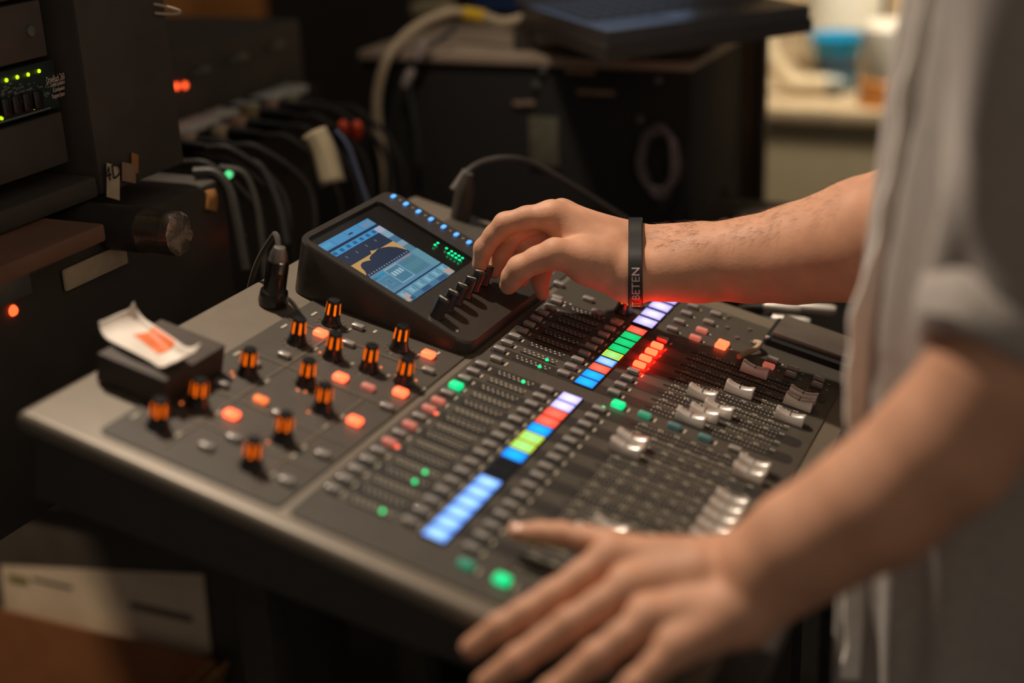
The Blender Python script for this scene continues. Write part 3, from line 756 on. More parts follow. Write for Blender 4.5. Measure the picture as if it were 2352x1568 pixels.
# ---- shirt: front, sides and back as one cloth surface with folds
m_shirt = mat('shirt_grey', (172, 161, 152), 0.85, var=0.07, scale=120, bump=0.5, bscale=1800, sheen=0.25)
def torso(th, z):
    """th: 0 = front (+Y), 90 deg = the person's left (towards the lens)"""
    t = (z - 0.70) / 0.75
    a = 0.176 + 0.028 * min(1, max(0, (z - 1.02) / 0.28)) + 0.012 * max(0, 0.9 - z) / 0.2
    bf = 0.118 + 0.010 * math.sin(max(0, min(1, (z - 0.85) / 0.4)) * math.pi)
    if z > 1.30: q = min(1, (z - 1.30) / 0.16); a *= 1 - 0.62 * q ** 2; bf *= 1 - 0.38 * q ** 2
    c, s = math.cos(th), math.sin(th); e = 0.62
    x = 0.255 - a * math.copysign(abs(s) ** e, s); y = -0.372 + bf * math.copysign(abs(c) ** e, c) - 0.085 * max(0, z - 1.03) + 0.006
    dx = x - 0.255; dy = y + 0.372
    # folds falling from the shoulder to the front, gathered at the waist
    w1 = math.sin(8.0 * th + 4 * z + 1.2 * math.sin(5 * z)); w2 = math.sin(3 * th - 10 * z + 1.5 * math.sin(2 * th)); w3 = math.sin(15 * th + 6 * z)
    low = min(0.75, max(0, (1.0 - z) / 0.2))
    f = 0.0030 * w1 + 0.0045 * w2 + 0.0014 * w3 + low * (0.008 * math.sin(11 * th + 9 * z) + 0.004 * math.sin(23 * th))
    L = math.hypot(dx, dy); k = 1 + f / L; dx *= k; dy *= k
    return Vector((0.255 + dx * TC + dy * TS, -0.375 - dx * TS + dy * TC, z))
TC, TS = math.cos(math.radians(4)), math.sin(math.radians(4))
b = MB(); NT, NZ = 220, 130; rows = []
for i in range(NZ + 1):
    z = 0.745 + (1.47 - 0.745) * i / NZ
    rows.append([torso(2 * math.pi * j / NT, z + 0.02 * math.sin(2 * 2 * math.pi * j / NT) * (1 - i / NZ) ** 6) - PO for j in range(NT)])
b.grid(rows, closed_u=True); shirt = b.build('shirt', m_shirt, person)
# button placket standing proud of the front, near-white to paint in its lit edge
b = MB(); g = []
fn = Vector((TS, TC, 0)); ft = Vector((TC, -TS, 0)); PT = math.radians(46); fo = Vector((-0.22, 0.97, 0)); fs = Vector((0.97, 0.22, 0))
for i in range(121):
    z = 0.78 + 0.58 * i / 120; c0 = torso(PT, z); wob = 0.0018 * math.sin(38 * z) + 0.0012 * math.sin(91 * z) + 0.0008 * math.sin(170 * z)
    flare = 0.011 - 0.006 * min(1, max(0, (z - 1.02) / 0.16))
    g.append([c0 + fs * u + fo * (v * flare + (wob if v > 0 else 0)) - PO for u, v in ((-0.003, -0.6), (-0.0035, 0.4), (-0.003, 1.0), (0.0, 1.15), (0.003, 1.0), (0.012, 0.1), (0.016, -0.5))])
b.grid(g); b.build('placket', mat('shirt_edge_lit', (242, 234, 222), 0.85, var=0.05, scale=120, bump=0.4, bscale=1800, sheen=0.3), shirt)
for z in (0.86, 0.955, 1.05, 1.145, 1.24):
    q = MB(); q.lathe([(0.0052, 0), (0.0056, 0.001), (0.0048, 0.0022), (0.003, 0.0018), (0, 0.0018)], 14, M=Matrix.Rotation(-math.radians(4), 3, 'Z') @ Matrix.Rotation(-math.pi / 2, 3, 'X'))
    put('shirt_button', q.mesh('shirt_button'), mat('button_pearl', (214, 204, 186), 0.3), shirt, torso(math.radians(8), z) + fn * 0.001 - PO)
# sleeves rolled up to the elbow
def sleeve(pts, rs, seed, name='sleeve'):
    P_ = bez(pts, 14); n = len(P_); b = MB(); up_ = None; g = []
    for i, p in enumerate(P_):
        t = ((P_[min(i + 1, n - 1)] - P_[max(i - 1, 0)])).normalized()
        if up_ is None: up_ = t.orthogonal().normalized()
        up_ = (up_ - t * up_.dot(t)).normalized(); w = t.cross(up_); f = i / (n - 1) * (len(rs) - 1); k = int(min(f, len(rs) - 2)); r = rs[k] + (rs[k + 1] - rs[k]) * (f - k)
        row = []
        for j in range(72):
            a = 2 * math.pi * j / 72
            fold = 0.0040 * math.sin(3 * a + i * 0.16 + seed) + 0.0026 * math.sin(5 * a - i * 0.25 + 2 * seed) + 0.0012 * math.sin(9 * a + i * 0.12)
            row.append(p + (up_ * math.cos(a) + w * math.sin(a)) * (r + fold) - PO)
        g.append(row)
    b.grid(g, closed_u=True); o = b.build(name, m_shirt, shirt); s_ = o.modifiers.new('thick', 'SOLIDIFY'); s_.thickness = 0.0015
    return P_, up_
def cuff(c, t, r, h, seed):
    t = Vector(t).normalized(); u = t.orthogonal().normalized(); w = t.cross(u); b = MB(); g = []
    for z, dr in ((-0.5, -0.004), (-0.5, 0.004), (-0.35, 0.008), (0.0, 0.0095), (0.35, 0.008), (0.5, 0.003), (0.5, -0.005)):
        g.append([Vector(c) + t * (z * h + 0.003 * math.sin(3 * a + seed)) + (u * math.cos(a) + w * math.sin(a)) * (r + dr + 0.002 * math.sin(4 * a + seed + 3 * z)) - PO for a in [2 * math.pi * j / 60 for j in range(60)]])
    b.grid(g, closed_u=True); return b.build('rolled_cuff', m_shirt, shirt)
l_el, l_up = Vector(J(2300, 850, .80, 0)[0]), Vector(J(2352, 700, .80, 0)[0])
pL = [Vector((0.12, -0.385, 1.375)), Vector((0.055, -0.375, 1.30)), l_up.lerp(Vector((0.055, -0.375, 1.30)), 0.45), l_up + Vector((0.0, 0.0, -0.004))]
sleeve(pL, [0.075, 0.080, 0.062, 0.050], 1.0)
d_ = (l_el - l_up).normalized(); cuff(l_up + d_ * 0.012, d_, 0.0485, 0.042, 0.7)
r_up, r_el = Vector(JR(2240, 430, 1.06, 0)[0]), Vector(JR(2110, 512, 1.09, 0)[0])
pR = [Vector((0.38, -0.39, 1.375)), Vector((0.455, -0.385, 1.30)), r_up.lerp(Vector((0.455, -0.385, 1.30)), 0.5), r_up]
sleeve(pR, [0.075, 0.080, 0.066, 0.058], 2.2); d_ = (r_el - r_up).normalized(); cuff(r_up + d_ * 0.01, d_, 0.056, 0.040, 2.0)
# trousers
m_jean = mat('trousers_black', (40, 38, 38), 0.85, var=0.15, scale=200, bump=0.4, bscale=1500)
b = MB()
def hipring(cx_, cy_, a, bb, z, sd): return [Vector((cx_ + (a + 0.004 * math.sin(5 * t + sd + 20 * z)) * math.cos(t), cy_ + (bb + 0.004 * math.sin(4 * t + sd + 16 * z)) * math.sin(t), z)) - PO for t in [2 * math.pi * j / 48 for j in range(48)]]
b.grid([hipring(0.25, -0.38, a, q, z, 0) for a, q, z in ((0.14, 0.095, 0.97), (0.148, 0.098, 0.90), (0.152, 0.10, 0.84), (0.152, 0.10, 0.78))], closed_u=True)
for s in (-1, 1): b.grid([hipring(0.25 + s * (0.082 + 0.012 * (1 - z)), -0.385, a, q, z, s) for a, q, z in ((0.072, 0.098, 0.80), (0.088, 0.105, 0.66), (0.078, 0.086, 0.50), (0.07, 0.076, 0.38), (0.064, 0.07, 0.2), (0.062, 0.068, 0.06))], closed_u=True)
tro = b.build('trousers', m_jean, person); s_ = tro.modifiers.new('thick', 'SOLIDIFY'); s_.thickness = 0.002
for s in (-1, 1):
    b = MB(); g = []
    for z, k in ((0.0, 1.0), (0.018, 1.03), (0.02, 0.97), (0.06, 0.8), (0.085, 0.62)):
        g.append([Vector((0.25 + s * 0.094 + 0.048 * k * math.cos(t), -0.35 + (0.135 if math.sin(t) > 0 else 0.10) * (k if z < 0.03 else k * 0.85) * math.sin(t), z + 0.003)) - PO for t in [2 * math.pi * j / 32 for j in range(32)]])
    b.grid(g, closed_u=True); b.bm.faces.new(b.bm.verts[-32:]); b.bm.faces.new(b.bm.verts[:32]); b.build('shoe', m_dark, person)

# ================================================================== gear racks behind the desk (left of the picture)
m_case = mat('case_black', (72, 65, 57), 0.7, var=0.15, scale=20, bump=0.15, bscale=700)
m_rackpan = mat('rack_panel_grey', (92, 82, 76), 0.55, 0.2, var=0.15, scale=30)
m_proc = mat('processor_teal', (46, 58, 56), 0.45, 0.2, var=0.2, scale=90)
m_tape = mat('paper_tape', (200, 180, 150), 0.8, var=0.1, scale=80)
m_ink = mat('ink', (32, 28, 26), 0.8)
m_grey = mat('grey_metal', (122, 124, 118), 0.45, 0.6, var=0.2, scale=60)
E_YG = glow('led_lime', (190, 225, 20), 1.6); E_R2 = glow('led_red_orange', (255, 84, 40), 2.6); E_G2 = glow('led_soft_green', (80, 210, 130), 1.2)
YR = 0.48
def rk(px, py, y=YR): return wp(px, py, 1, y)
z_a, z_b = rk(0, 612, 0.40).z, rk(0, 660, 0.40).z
z_sh = z_a + 0.001                                        # underside of the first rack
x_in, x_out = rk(150, 240).x, rk(366, 200).x
R1 = thing('equipment_rack', 'black equipment rack holding the signal processor with green lights', 'rack', (0.0, 0.7, z_sh))
o1 = Vector((0.0, 0.7, z_sh)); top1 = 1.46
b = MB(); b.box(Vector(((x_in + x_out) / 2 + 0.004, 0.68, (z_sh + top1) / 2)) - o1, (x_out - x_in - 0.008, 0.44, top1 - z_sh), 0.004); b.build('side_wall', m_case, R1)
b = MB(); b.box(Vector((-0.29, 0.68, (z_sh + top1) / 2)) - o1, (0.03, 0.44, top1 - z_sh), 0.004); b.build('side_wall', m_case, R1)
b = MB(); b.box(Vector(((x_in - 0.29) / 2, 0.68, top1)) - o1, (x_in + 0.32, 0.44, 0.02), 0.004); b.build('top_panel', m_case, R1)
b = MB(); b.box(Vector(((x_in - 0.29) / 2, 0.68, z_sh + 0.01)) - o1, (x_in + 0.30, 0.44, 0.02), 0.004); b.build('base_panel', m_case, R1)
b = MB(); b.box(Vector(((x_in - 0.29) / 2, 0.89, (z_sh + top1) / 2)) - o1, (x_in + 0.32, 0.02, top1 - z_sh)); b.build('back_panel', m_case, R1)
# torn rim at the top of the side wall
rimc = rk(342, 22); b = MB()
b.tube(bez([rk(310, 8) , rk(345, 16), rk(370, 25), rk(362, 31), rk(336, 31), rk(313, 29)], 6), 0.0014, 6)
t_ = b.mesh('torn_edge'); t_.transform(Matrix.Translation(Vector((0, -0.022, 0)) - o1)); put('torn_edge', t_, mat('raw_edge', (190, 172, 150), 0.8), R1)
# tapes on the wall
def flat_tag(px0, py0, px1, py1, y, m, parent, org, name='tape_label', skew=0.0):
    p = [rk(px0, py0, y), rk(px1, py0 - skew, y), rk(px1, py1 - skew, y), rk(px0, py1, y)]
    q = MB(); a = [q.bm.verts.new(v - org) for v in p]; c = [q.bm.verts.new(v + Vector((0, 0.0008, 0)) - org) for v in p]
    q.bm.faces.new(a); q.bm.faces.new(c[::-1])
    for k in range(4): q.bm.faces.new((a[k], a[(k + 1) % 4], c[(k + 1) % 4], c[k]))
    return q.build(name, m, parent)
tp = flat_tag(246, 374, 275, 452, 0.455, m_tape, R1, o1, skew=-8)
tm = text_mesh('4D', 0.019); tm.transform(Matrix.Translation(rk(243, 418, 0.4535) - o1) @ Matrix.Rotation(math.pi / 2, 4, 'X')); put('handwriting', tm, m_ink, tp)
flat_tag(281, 372, 312, 415, 0.456, mat('tape_tan', (156, 126, 100), 0.8), R1, o1, skew=-6); flat_tag(303, 350, 318, 392, 0.457, mat('tape_amber', (176, 120, 60), 0.8), R1, o1, skew=-6)

def rack_unit(name, label, zlo, zhi, m, x0=-0.255, x1=None, y=YR):
    x1 = x1 or x_in - 0.006
    o = thing(name, label, 'rack unit', (x0, y, zlo)); b = MB(); b.box(((x1 - x0) / 2, 0.004, (zhi - zlo) / 2), (x1 - x0, 0.008, zhi - zlo - 0.002), 0.0015); b.build('front_panel', m, o)
    b = MB(); b.box(((x1 - x0) / 2, 0.13, (zhi - zlo) / 2), (x1 - x0 - 0.03, 0.24, zhi - zlo - 0.004)); b.build('chassis', m_case, o)
    return o
zp0, zp1 = rk(0, 290).z, rk(0, 163).z
SP = rack_unit('signal_processor', 'teal rack processor with lime lights and small printed name', zp0, zp1, m_proc); so_ = Vector((-0.255, YR, zp0))
b = MB(); b.lathe([(0.0, 0.0012), (0.0017, 0.0009), (0.0018, 0)], 10); ME_L3 = b.mesh('led'); RX90 = (math.pi / 2, 0, 0)
for px, py, m in ((13, 184, E_YG), (38, 177, E_YG), (63, 171, E_YG), (88, 163, E_YG), (77, 247, E_YG), (2, 271, E_YG), (44, 233, E_R2)):
    put('led', ME_L3, m, SP, rk(px, py) - so_ + Vector((0, -0.0005, 0)), RX90)
for k in range(4):
    q = MB(); q.box((0, 0, 0), (0.011, 0.006, 0.016), 0.0015); q.build('push_button', m_knob, SP, loc=rk(8 + 24 * k, 246 - 6 * k) - so_ + Vector((0, -0.002, 0)))
b = MB(); rng = random.Random(5)
for k in range(70):
    p = rk(2 + 110 * rng.random(), 205 + 12 * rng.random()) - so_ + Vector((0, -0.0006, 0.004 * rng.uniform(-1.5, 1.5))); b.box(p, (rng.uniform(0.001, 0.004), 0.0003, 0.0012))
for k in range(18):
    p = rk(2 + 6.5 * k, 283 - 1.9 * k) - so_ + Vector((0, -0.0006, 0.001)); b.box(p, (0.003, 0.0003, 0.0014))
stuff(b.build('scale_print', mat('print_dim', (120, 128, 124), 0.6), SP))
lines = (('DriveRack 260', 0.0088, 180), ('Complete Equalization', 0.0058, 190), ('& Loudspeaker', 0.0056, 203), ('Management System', 0.0056, 217))
for tx, s, py in lines:
    tm = text_mesh(tx, s, 'RIGHT'); tm.transform(Matrix.Translation(rk(153, py) - so_ + Vector((-0.003, -0.0007, 0))) @ Matrix.Rotation(math.pi / 2, 4, 'X') @ Matrix.Diagonal((0.36 if len(tx) > 13 else 0.45, 1, 1, 1))); put('panel_text', tm, mat('text_pink', (244, 222, 208), 0.6), SP)
U2 = rack_unit('blank_rack_panel', 'plain grey rack panel above the teal processor', zp1 + 0.002, zp1 + 0.052, m_rackpan, x1=x_in - 0.012)
for dx in (0.012, x_in + 0.225):
    q = MB(); q.lathe([(0.005, 0), (0.0045, 0.002), (0, 0.0024)], 12); q.build('rack_screw', m_grey, U2, loc=(dx, -0.0005, 0.025), rot=RX90)
rack_unit('dark_rack_panel', 'dark grey rack panel at the top left corner', zp1 + 0.054, zp1 + 0.10, mat('rack_panel_dark', (76, 68, 64), 0.5, var=0.2), x1=x_in - 0.012)
rack_unit('lower_rack_panel', 'black rack panel under the teal processor', zp0 - 0.05, zp0 - 0.002, m_case)

# shelf and tall black case carrying the rack
xs_ = rk(250, 575, 0.40).x
b = MB(); b.box((xs_ / 2 - 0.20, 0.62, (z_a + z_b) / 2), (xs_ + 0.40, 0.44, z_a - z_b), 0.003)
tag(b.build('wooden_shelf', mat('wood_red_brown', (128, 92, 72), 0.7, var=0.2, scale=14)), 'red-brown wooden shelf board under the equipment rack', 'shelf')
fc = thing('flight_case', 'black flight case under the wooden shelf', 'case', (0.1, 0.75, 0))
b = MB(); b.box((-0.02, -0.13, (z_b + 0.79) / 2 - 0.001), (0.66, 0.36, z_b - 0.79 - 0.004), 0.005); b.build('body', m_case, fc)
lg = thing('case_legs', 'black support legs under the flight case', 'stand', (0.1, 0.75, 0))
for sx in (-0.3, -0.02): b = MB(); b.box((sx, 0.03, 0.394), (0.04, 0.04, 0.788)); b.build('leg', m_case, lg)
for px in (30,):
    p = wp(30, 713, 1, 0.438); b = MB(); b.lathe([(0, 0.003), (0.004, 0.002), (0.005, 0)], 14); put('power_light', b.mesh('power_light'), E_R2, fc, p - Vector((0.1, 0.75, 0)), RX90)
p = wp(220, 612, 1, 0.437)
q = MB(); q.box((0, 0, 0), (0.085, 0.004, 0.02), 0.002); q.build('name_strip', m_tape, fc, loc=p - Vector((0.1, 0.75, 0)))
bl = wp(20, 668, 1, 0.437); q = MB(); q.box((0, 0, 0), (0.05, 0.006, 0.02), 0.003); q.build('case_latch', m_grey, fc, loc=bl - Vector((0.1, 0.75, 0)))

# rolled tube with a silver end, lying on the shelf and pointing at the operator
e_ = wd(412, 536, 1.245); tube_o = thing('foil_tube', 'short black tube with a crinkled silver end beside the rack', 'tube', e_)
b = MB(); b.lathe([(0.0, -0.002), (0.0165, -0.002), (0.0195, 0.0), (0.0200, 0.010), (0.0194, 0.02), (0.0199, 0.031), (0.0196, 0.042)], 30, M=Matrix.Rotation(-math.pi / 2, 3, 'X'))
rng = random.Random(2)
for v in b.bm.verts: v.co += Vector((rng.uniform(-1, 1), rng.uniform(-1, 1), rng.uniform(-1, 1))) * 0.0007
b.build('foil_end', mat('foil', (168, 152, 140), 0.25, 0.9, var=0.2, bump=0.4, bscale=300), tube_o)
b = MB(); b.lathe([(0.0206, 0.036), (0.0206, 0.17), (0.0, 0.172)], 30, M=Matrix.Rotation(-math.pi / 2, 3, 'X')); b.build('black_sleeve', m_dark, tube_o)

# second rack further along, with a patch bay
Y2 = 0.60
m_rail = mat('rail_pale', (226, 227, 216), 0.5, 0.2, var=0.2, scale=60)
def r2(px, py, y=Y2): return wp(px, py, 1, y)
zr = r2(330, 330).z; xa = r2(330, 330).x - 0.045; xb = r2(690, 200).x + 0.06; o2 = Vector(((xa + xb) / 2, 0.82, 0.0))
R2 = thing('patch_rack', 'black rack with the patch bay and hanging audio cables', 'rack', o2)
b = MB(); zc2 = wp(480, 100, 1, 0.63).z
b.box(Vector(((xa + xb) / 2, 0.83, (0.56 + zc2) / 2)) - o2, (xb - xa, 0.40, zc2 - 0.56), 0.004); b.build('cabinet', m_case, R2)
b = MB(); b.box(Vector((0.76, 0.85, 0.28)) - o2, (0.10, 0.10, 0.555)); tag(b.build('rack_pedestal', m_case, None, loc=o2), 'black pedestal under the patch rack', 'stand')
xr0, xr1 = r2(322, 333).x, r2(690, 200).x; npc = 4
cuts = [r2(x, 0).x for x in ()]
segs = [(r2(322, 335), r2(381, 313)), (r2(392, 304), r2(490, 268)), (r2(500, 262), r2(588, 230)), (r2(598, 222), r2(690, 192))]
for a, c in segs:
    q = MB(); q.box(Vector(((a.x + c.x) / 2, Y2 + 0.005, zr)) - o2, (c.x - a.x, 0.034, 0.010), 0.002); q.build('label_rail', m_rail, R2)
q = MB(); q.box(Vector((o2.x, Y2 + 0.016, zr - 0.05)) - o2, (xb - xa - 0.02, 0.03, 0.09)); q.build('patch_panel', m_dark, R2)
for k, (px, py) in enumerate(((405, 198), (424, 196))):
    b = MB(); b.lathe([(0, 0.003), (0.0035, 0.002), (0.004, 0)], 12); put('led', b.mesh('led'), E_R2, R2, r2(px, py, 0.627) - o2, RX90)
for px, py, w in ((378, 196, 0.03), (462, 164, 0.035), (548, 134, 0.04), (635, 106, 0.035)):
    q = MB(); q.box((0, 0, 0), (w, 0.003, 0.006), 0.001); q.box((0.004, 0, 0.004), (w * 0.5, 0.003, 0.004)); q.build('name_plate', m_grey, R2, loc=r2(px, py, 0.626) - o2)
# plugs in the patch bay, each with its taped cable
tapes = [m_tape, mat('tape_rose', (180, 148, 124), 0.8), mat('tape_olive', (150, 136, 96), 0.8)]
plugs = [((365, 368), 0, 0.030), ((424, 362), 1, 0.026), ((420, 334), 2, 0.016), ((484, 330), 1, 0.026), ((556, 308), 0, 0.020), ((600, 288), 1, 0.024), ((628, 262), 2, 0.026), ((672, 246), 1, 0.02), ((715, 242), 2, 0.018)]
words = ['nearest the rack wall', 'with a notched pale tape', 'with a small olive tape', 'with a rose tape, third along the bay', 'with a tall white tape', 'with a wide rose tape', 'with an olive tape high on the bay', 'under the far end of the rail', 'farthest along the bay']
for k, ((px, py), tk, wv) in enumerate(plugs):
    y = 0.545; p = wp(px, py, 1, y); o = thing('patch_cable', 'black audio cable plugged into the patch bay, ' + words[k], 'cable', p, group='audio cables in the patch bay')
    L = 0.60 - y + 0.012
    b = MB(); b.lathe([(0.0088, 0.014), (0.0092, 0.018), (0.0092, L), (0, L)], 16, M=Matrix.Rotation(-math.pi / 2, 3, 'X')); b.build('plug', m_dark, o)
    b = MB(); b.lathe([(0.0042, -0.03), (0.0062, -0.016), (0.0086, 0.016)], 14, M=Matrix.Rotation(-math.pi / 2, 3, 'X')); b.build('strain_relief', m_knob, o)
    b = MB(); b.lathe([(0.0098, 0.016), (0.0098, 0.016 + wv)], 16, M=Matrix.Rotation(-math.pi / 2, 3, 'X'), cap=False); q = b.build('tape_label', tapes[tk], o); s_ = q.modifiers.new('thick', 'SOLIDIFY'); s_.thickness = 0.0004
    e = Vector((0.0, -0.028, 0)); dz = 0.16 + 0.03 * (k % 3)
    path = bez([e, e + Vector((0.006, -0.035, -0.004)), e + Vector((0.018 + 0.004 * (k % 4), -0.075, -0.05)), e + Vector((0.02, -0.085, -0.12)), e + Vector((0.012, -0.07, -dz - 0.12))], 8)
    b = MB(); b.tube(path, 0.0034, 8); b.build('cord', m_dark, o)
# loose heavier looms in front of the patch bay
for k, (pts, rr, col, lab) in enumerate(((((445, 395), (495, 398), (528, 440), (548, 520), (566, 620)), 0.0055, (58, 54, 46), 'thick black cable looping down in front of the patch bay'),
                                    (((505, 385), (560, 400), (590, 470), (604, 560), (612, 640)), 0.0042, (62, 58, 50), 'thin dark cable hanging right of the thick one'),
                                    (((560, 370), (600, 385), (640, 470), (660, 560)), 0.0045, (52, 50, 46), 'dark cable hanging behind the screen corner'),
                                    (((770, 300), (800, 340), (822, 400), (846, 470)), 0.0045, (34, 40, 58), 'navy blue cable running down from the red connectors'))):
    P_ = [wd(px, py, 1.42 + 0.05 * (k % 3)) for px, py in pts]; b = MB(); b.tube(bez(P_, 10), rr, 10)
    tag(b.build('loom_cable', mat('cable_%d' % k, col, 0.5, var=0.1)), lab, 'cable')
def strip_tag(name, label, pts, width, m, cat='label tag', thick=0.0012, Z=1.5, wdir=None):
    P_ = bez([wd(px, py, Z) for px, py in pts], 6); b = MB(); g = []
    for i, p in enumerate(P_):
        t = (P_[min(i + 1, len(P_) - 1)] - P_[max(0, i - 1)]).normalized(); w = t.cross(fwd).normalized(); bow = fwd * (-0.006 * 0)
        g.append([p + w * (width * u) + fwd * (0.010 * u * u * 4) for u in (-0.5, -0.25, 0, 0.25, 0.5)])
    b.grid(g); o = b.build(name, m); s_ = o.modifiers.new('thick', 'SOLIDIFY'); s_.thickness = thick
    return tag(o, label, cat)
strip_tag('paper_tag', 'large curled cream paper tag on the cables left of the screen', ((718, 300), (742, 350), (762, 420)), 0.030, mat('paper_cream', (196, 180, 146), 0.8, var=0.06), Z=1.56)
strip_tag('tape_flag', 'amber tape flag wrapped on the thick looping cable', ((472, 438), (478, 455), (476, 482)), 0.016, mat('tape_amber', (176, 120, 60), 0.8), Z=1.40)
for k, (px, py, lab) in enumerate(((788, 296, 'small red connector, the nearer of a pair above the navy cable'), (820, 297, 'larger red connector, the right one above the navy cable'))):
    c = wd(px, py, 1.66); o = thing('red_connector', lab, 'connector', c, rot=(0.3, 0.2, 0.4)); b = MB(); b.lathe([(0.005, -0.012), (0.0065, -0.008), (0.0065, 0.008 + 0.006 * k), (0.004, 0.012 + 0.006 * k)], 14, M=Matrix.Rotation(2.2, 3, 'Y')); b.build('shell', mat('red_plastic', (240, 84, 46), 0.4), o)
    b = MB(); b.lathe([(0.004, 0.011 + 0.006 * k), (0.003, 0.034)], 10, M=Matrix.Rotation(2.2, 3, 'Y')); b.build('boot', m_knob, o)
for px, py, Z, m, lab in ((527, 402, 1.44, E_G2, 'small green indicator light among the hanging cables'), (553, 545, 1.44, E_R2, 'small orange indicator light below the hanging cables')):
    o = thing('indicator_light', lab, 'light', wd(px, py, Z)); b = MB(); b.lathe([(0, 0.004), (0.004, 0.003), (0.0045, -0.002)], 12, M=Matrix.Rotation(-0.9, 3, 'Y')); b.build('lens', m, o)
    b = MB(); b.lathe([(0.006, -0.004), (0.006, -0.001), (0.0046, 0)], 12, M=Matrix.Rotation(-0.9, 3, 'Y')); b.build('bezel', m_knob, o)
# plywood sheet standing behind
ply = wp(612, 30, 1, 1.25); b = MB(); b.box((ply.x - 0.40, 1.26, 0.74), (0.80, 0.018, 1.48)); tag(b.build('plywood_sheet', mat('plywood', (178, 116, 54), 0.6, var=0.3, scale=7)), 'orange-brown plywood sheet standing behind the racks', 'board')

# ================================================================== case and laptop behind the screen
XF = 0.90
def bx(px, py, x=XF): return wp(px, py, 0, x)
zt_ = bx(1590, 143).z; yR = bx(1590, 143).y; yL = 0.56; xB = 1.15
CS = thing('equipment_case', 'black equipment case with labels on its face, laptop stand on top', 'case', (1.02, (yR + yL) / 2, 0.0)); oc = Vector((1.02, (yR + yL) / 2, 0.0))
m_top = mat('case_top_lit', (156, 138, 120), 0.5, var=0.12, scale=15)  # blackish lid coloured pale, grazing light put into its colour
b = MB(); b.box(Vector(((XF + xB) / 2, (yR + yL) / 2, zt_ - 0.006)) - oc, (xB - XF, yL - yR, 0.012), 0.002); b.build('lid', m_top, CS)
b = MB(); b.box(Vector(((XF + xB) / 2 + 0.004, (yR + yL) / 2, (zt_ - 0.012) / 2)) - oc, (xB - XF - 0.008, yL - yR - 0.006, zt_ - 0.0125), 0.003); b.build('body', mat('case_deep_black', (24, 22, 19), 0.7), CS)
for px, py, w, h in ((1187, 239, 0.014, 0.006), (1212, 238, 0.014, 0.006), (1330, 165, 0.04, 0.006), (1366, 214, 0.05, 0.006)):
    q = MB(); q.box((0, 0, 0), (0.002, w, h), 0.0008); q.build('label_strip', mat('label_tan', (150, 124, 104), 0.7), CS, loc=bx(px, py, XF - 0.001) - oc + Vector((0.004, 0, 0)))
for px, py in ((1228, 195), (1510, 185), (1468, 275), (1245, 162)):
    q = MB(); q.lathe([(0.005, 0), (0.005, 0.002), (0, 0.003)], 12, M=Matrix.Rotation(-math.pi / 2, 3, 'Y')); q.build('rivet', m_grey, CS, loc=bx(px, py, XF - 0.001) - oc + Vector((0.004, 0, 0)))
a_, c_ = bx(1212, 268), bx(1282, 385); q = MB(); q.box((0, 0, 0), (0.003, a_.y - c_.y, a_.z - c_.z), 0.001); q.build('pale_plate', mat('plate_olive', (98, 94, 78), 0.6, var=0.2), CS, loc=(a_ + c_) / 2 - oc + Vector((0.003, 0, 0)))
# coiled grey cable hung on the face
b = MB(); pts = []
for k in range(60):
    a = k / 60 * 2 * math.pi * 3; r_ = 0.030 + 0.004 * math.sin(2.3 * a); pts.append(bx(1512, 370, XF - 0.014) + Vector((0.004 * math.sin(a * 0.7), r_ * 0.75 * math.cos(a), r_ * 1.35 * math.sin(a))))
b.tube(pts, 0.0032, 8); tag(b.build('coiled_cable', mat('cable_mauve', (112, 100, 100), 0.5)), 'coil of grey cable hanging on the black case face', 'cable')
# brown board and clutter between case and post
pb = wp(1710, 180, 0, 1.32); b = MB(); b.box((pb.x, pb.y + 0.01, 0.52), (0.02, 0.055, 1.04)); tag(b.build('brown_board', mat('board_brown', (104, 78, 44), 0.7, var=0.2, scale=10)), 'brown board standing between the black case and the post', 'board')
for px, py, r_, lab, col in ((1640, 370, 0.016, 'small pale ball-shaped plug beside the black case', (176, 170, 166)), (1608, 262, 0.02, 'dim grey plug high beside the black case', (92, 88, 84)), (1655, 440, 0.018, 'dim brown plug low beside the black case', (86, 66, 40))):
    c = wd(px, py, 1.92); o = thing('wall_plug', lab, 'plug', c); b = MB(); b.lathe([(0, -r_ * 0.8), (r_ * 0.8, -r_ * 0.6), (r_, 0), (r_ * 0.8, r_ * 0.6), (0, r_ * 0.8)], 16, M=Matrix.Rotation(-math.pi / 2, 3, 'Y')); b.build('cap', mat('plug_%d' % px, col, 0.5), o)
    b = MB(); b.tube(bez([(0.01, 0, 0), (0.04, 0.01, -0.02), (0.05, 0.01, -0.12)], 6), 0.004, 8); b.build('lead', m_dark, o)
# laptop on a black stand
zl = zt_ + 0.052
LA, LB_, LC = wp(1182, 14, 2, zl), wp(1392, 84, 2, zl), wp(1868, 20, 2, zl); LD = LA + LC - LB_
ST = thing('laptop_stand', 'black stand on the case carrying the laptop', 'stand', (LB_.x, LB_.y, 0)); os_ = Vector((LB_.x, LB_.y, 0))
b = MB(); b.prism([(v.x, v.y) for v in (LA, LB_, LC, LD)], zl - 0.028, zl - 0.012, lambda u, v, h: Vector((u, v, h)) - os_); b.build('shelf', m_dark, ST)
pp = wp(1746, 300, 0, 1.20); q = MB(); q.box(Vector((1.20, pp.y, (zl - 0.03) / 2)) - os_, (0.02, 0.016, zl - 0.03), 0.002); tag(q.build('black_post', m_dark, None, loc=os_), 'tall thin black post right of the black case', 'post')
for v in (LA, LD): q = MB(); q.box(Vector((v.x * 0.9 + LB_.x * 0.1, v.y * 0.9 + LB_.y * 0.1, (zl - 0.03 + zt_) / 2)) - os_, (0.02, 0.02, zl - 0.03 - zt_)); q.build('leg', m_dark, ST)
LT = thing('laptop', 'open dark laptop on the black stand, cut off at the top', 'laptop', LB_); ol = LB_.copy()
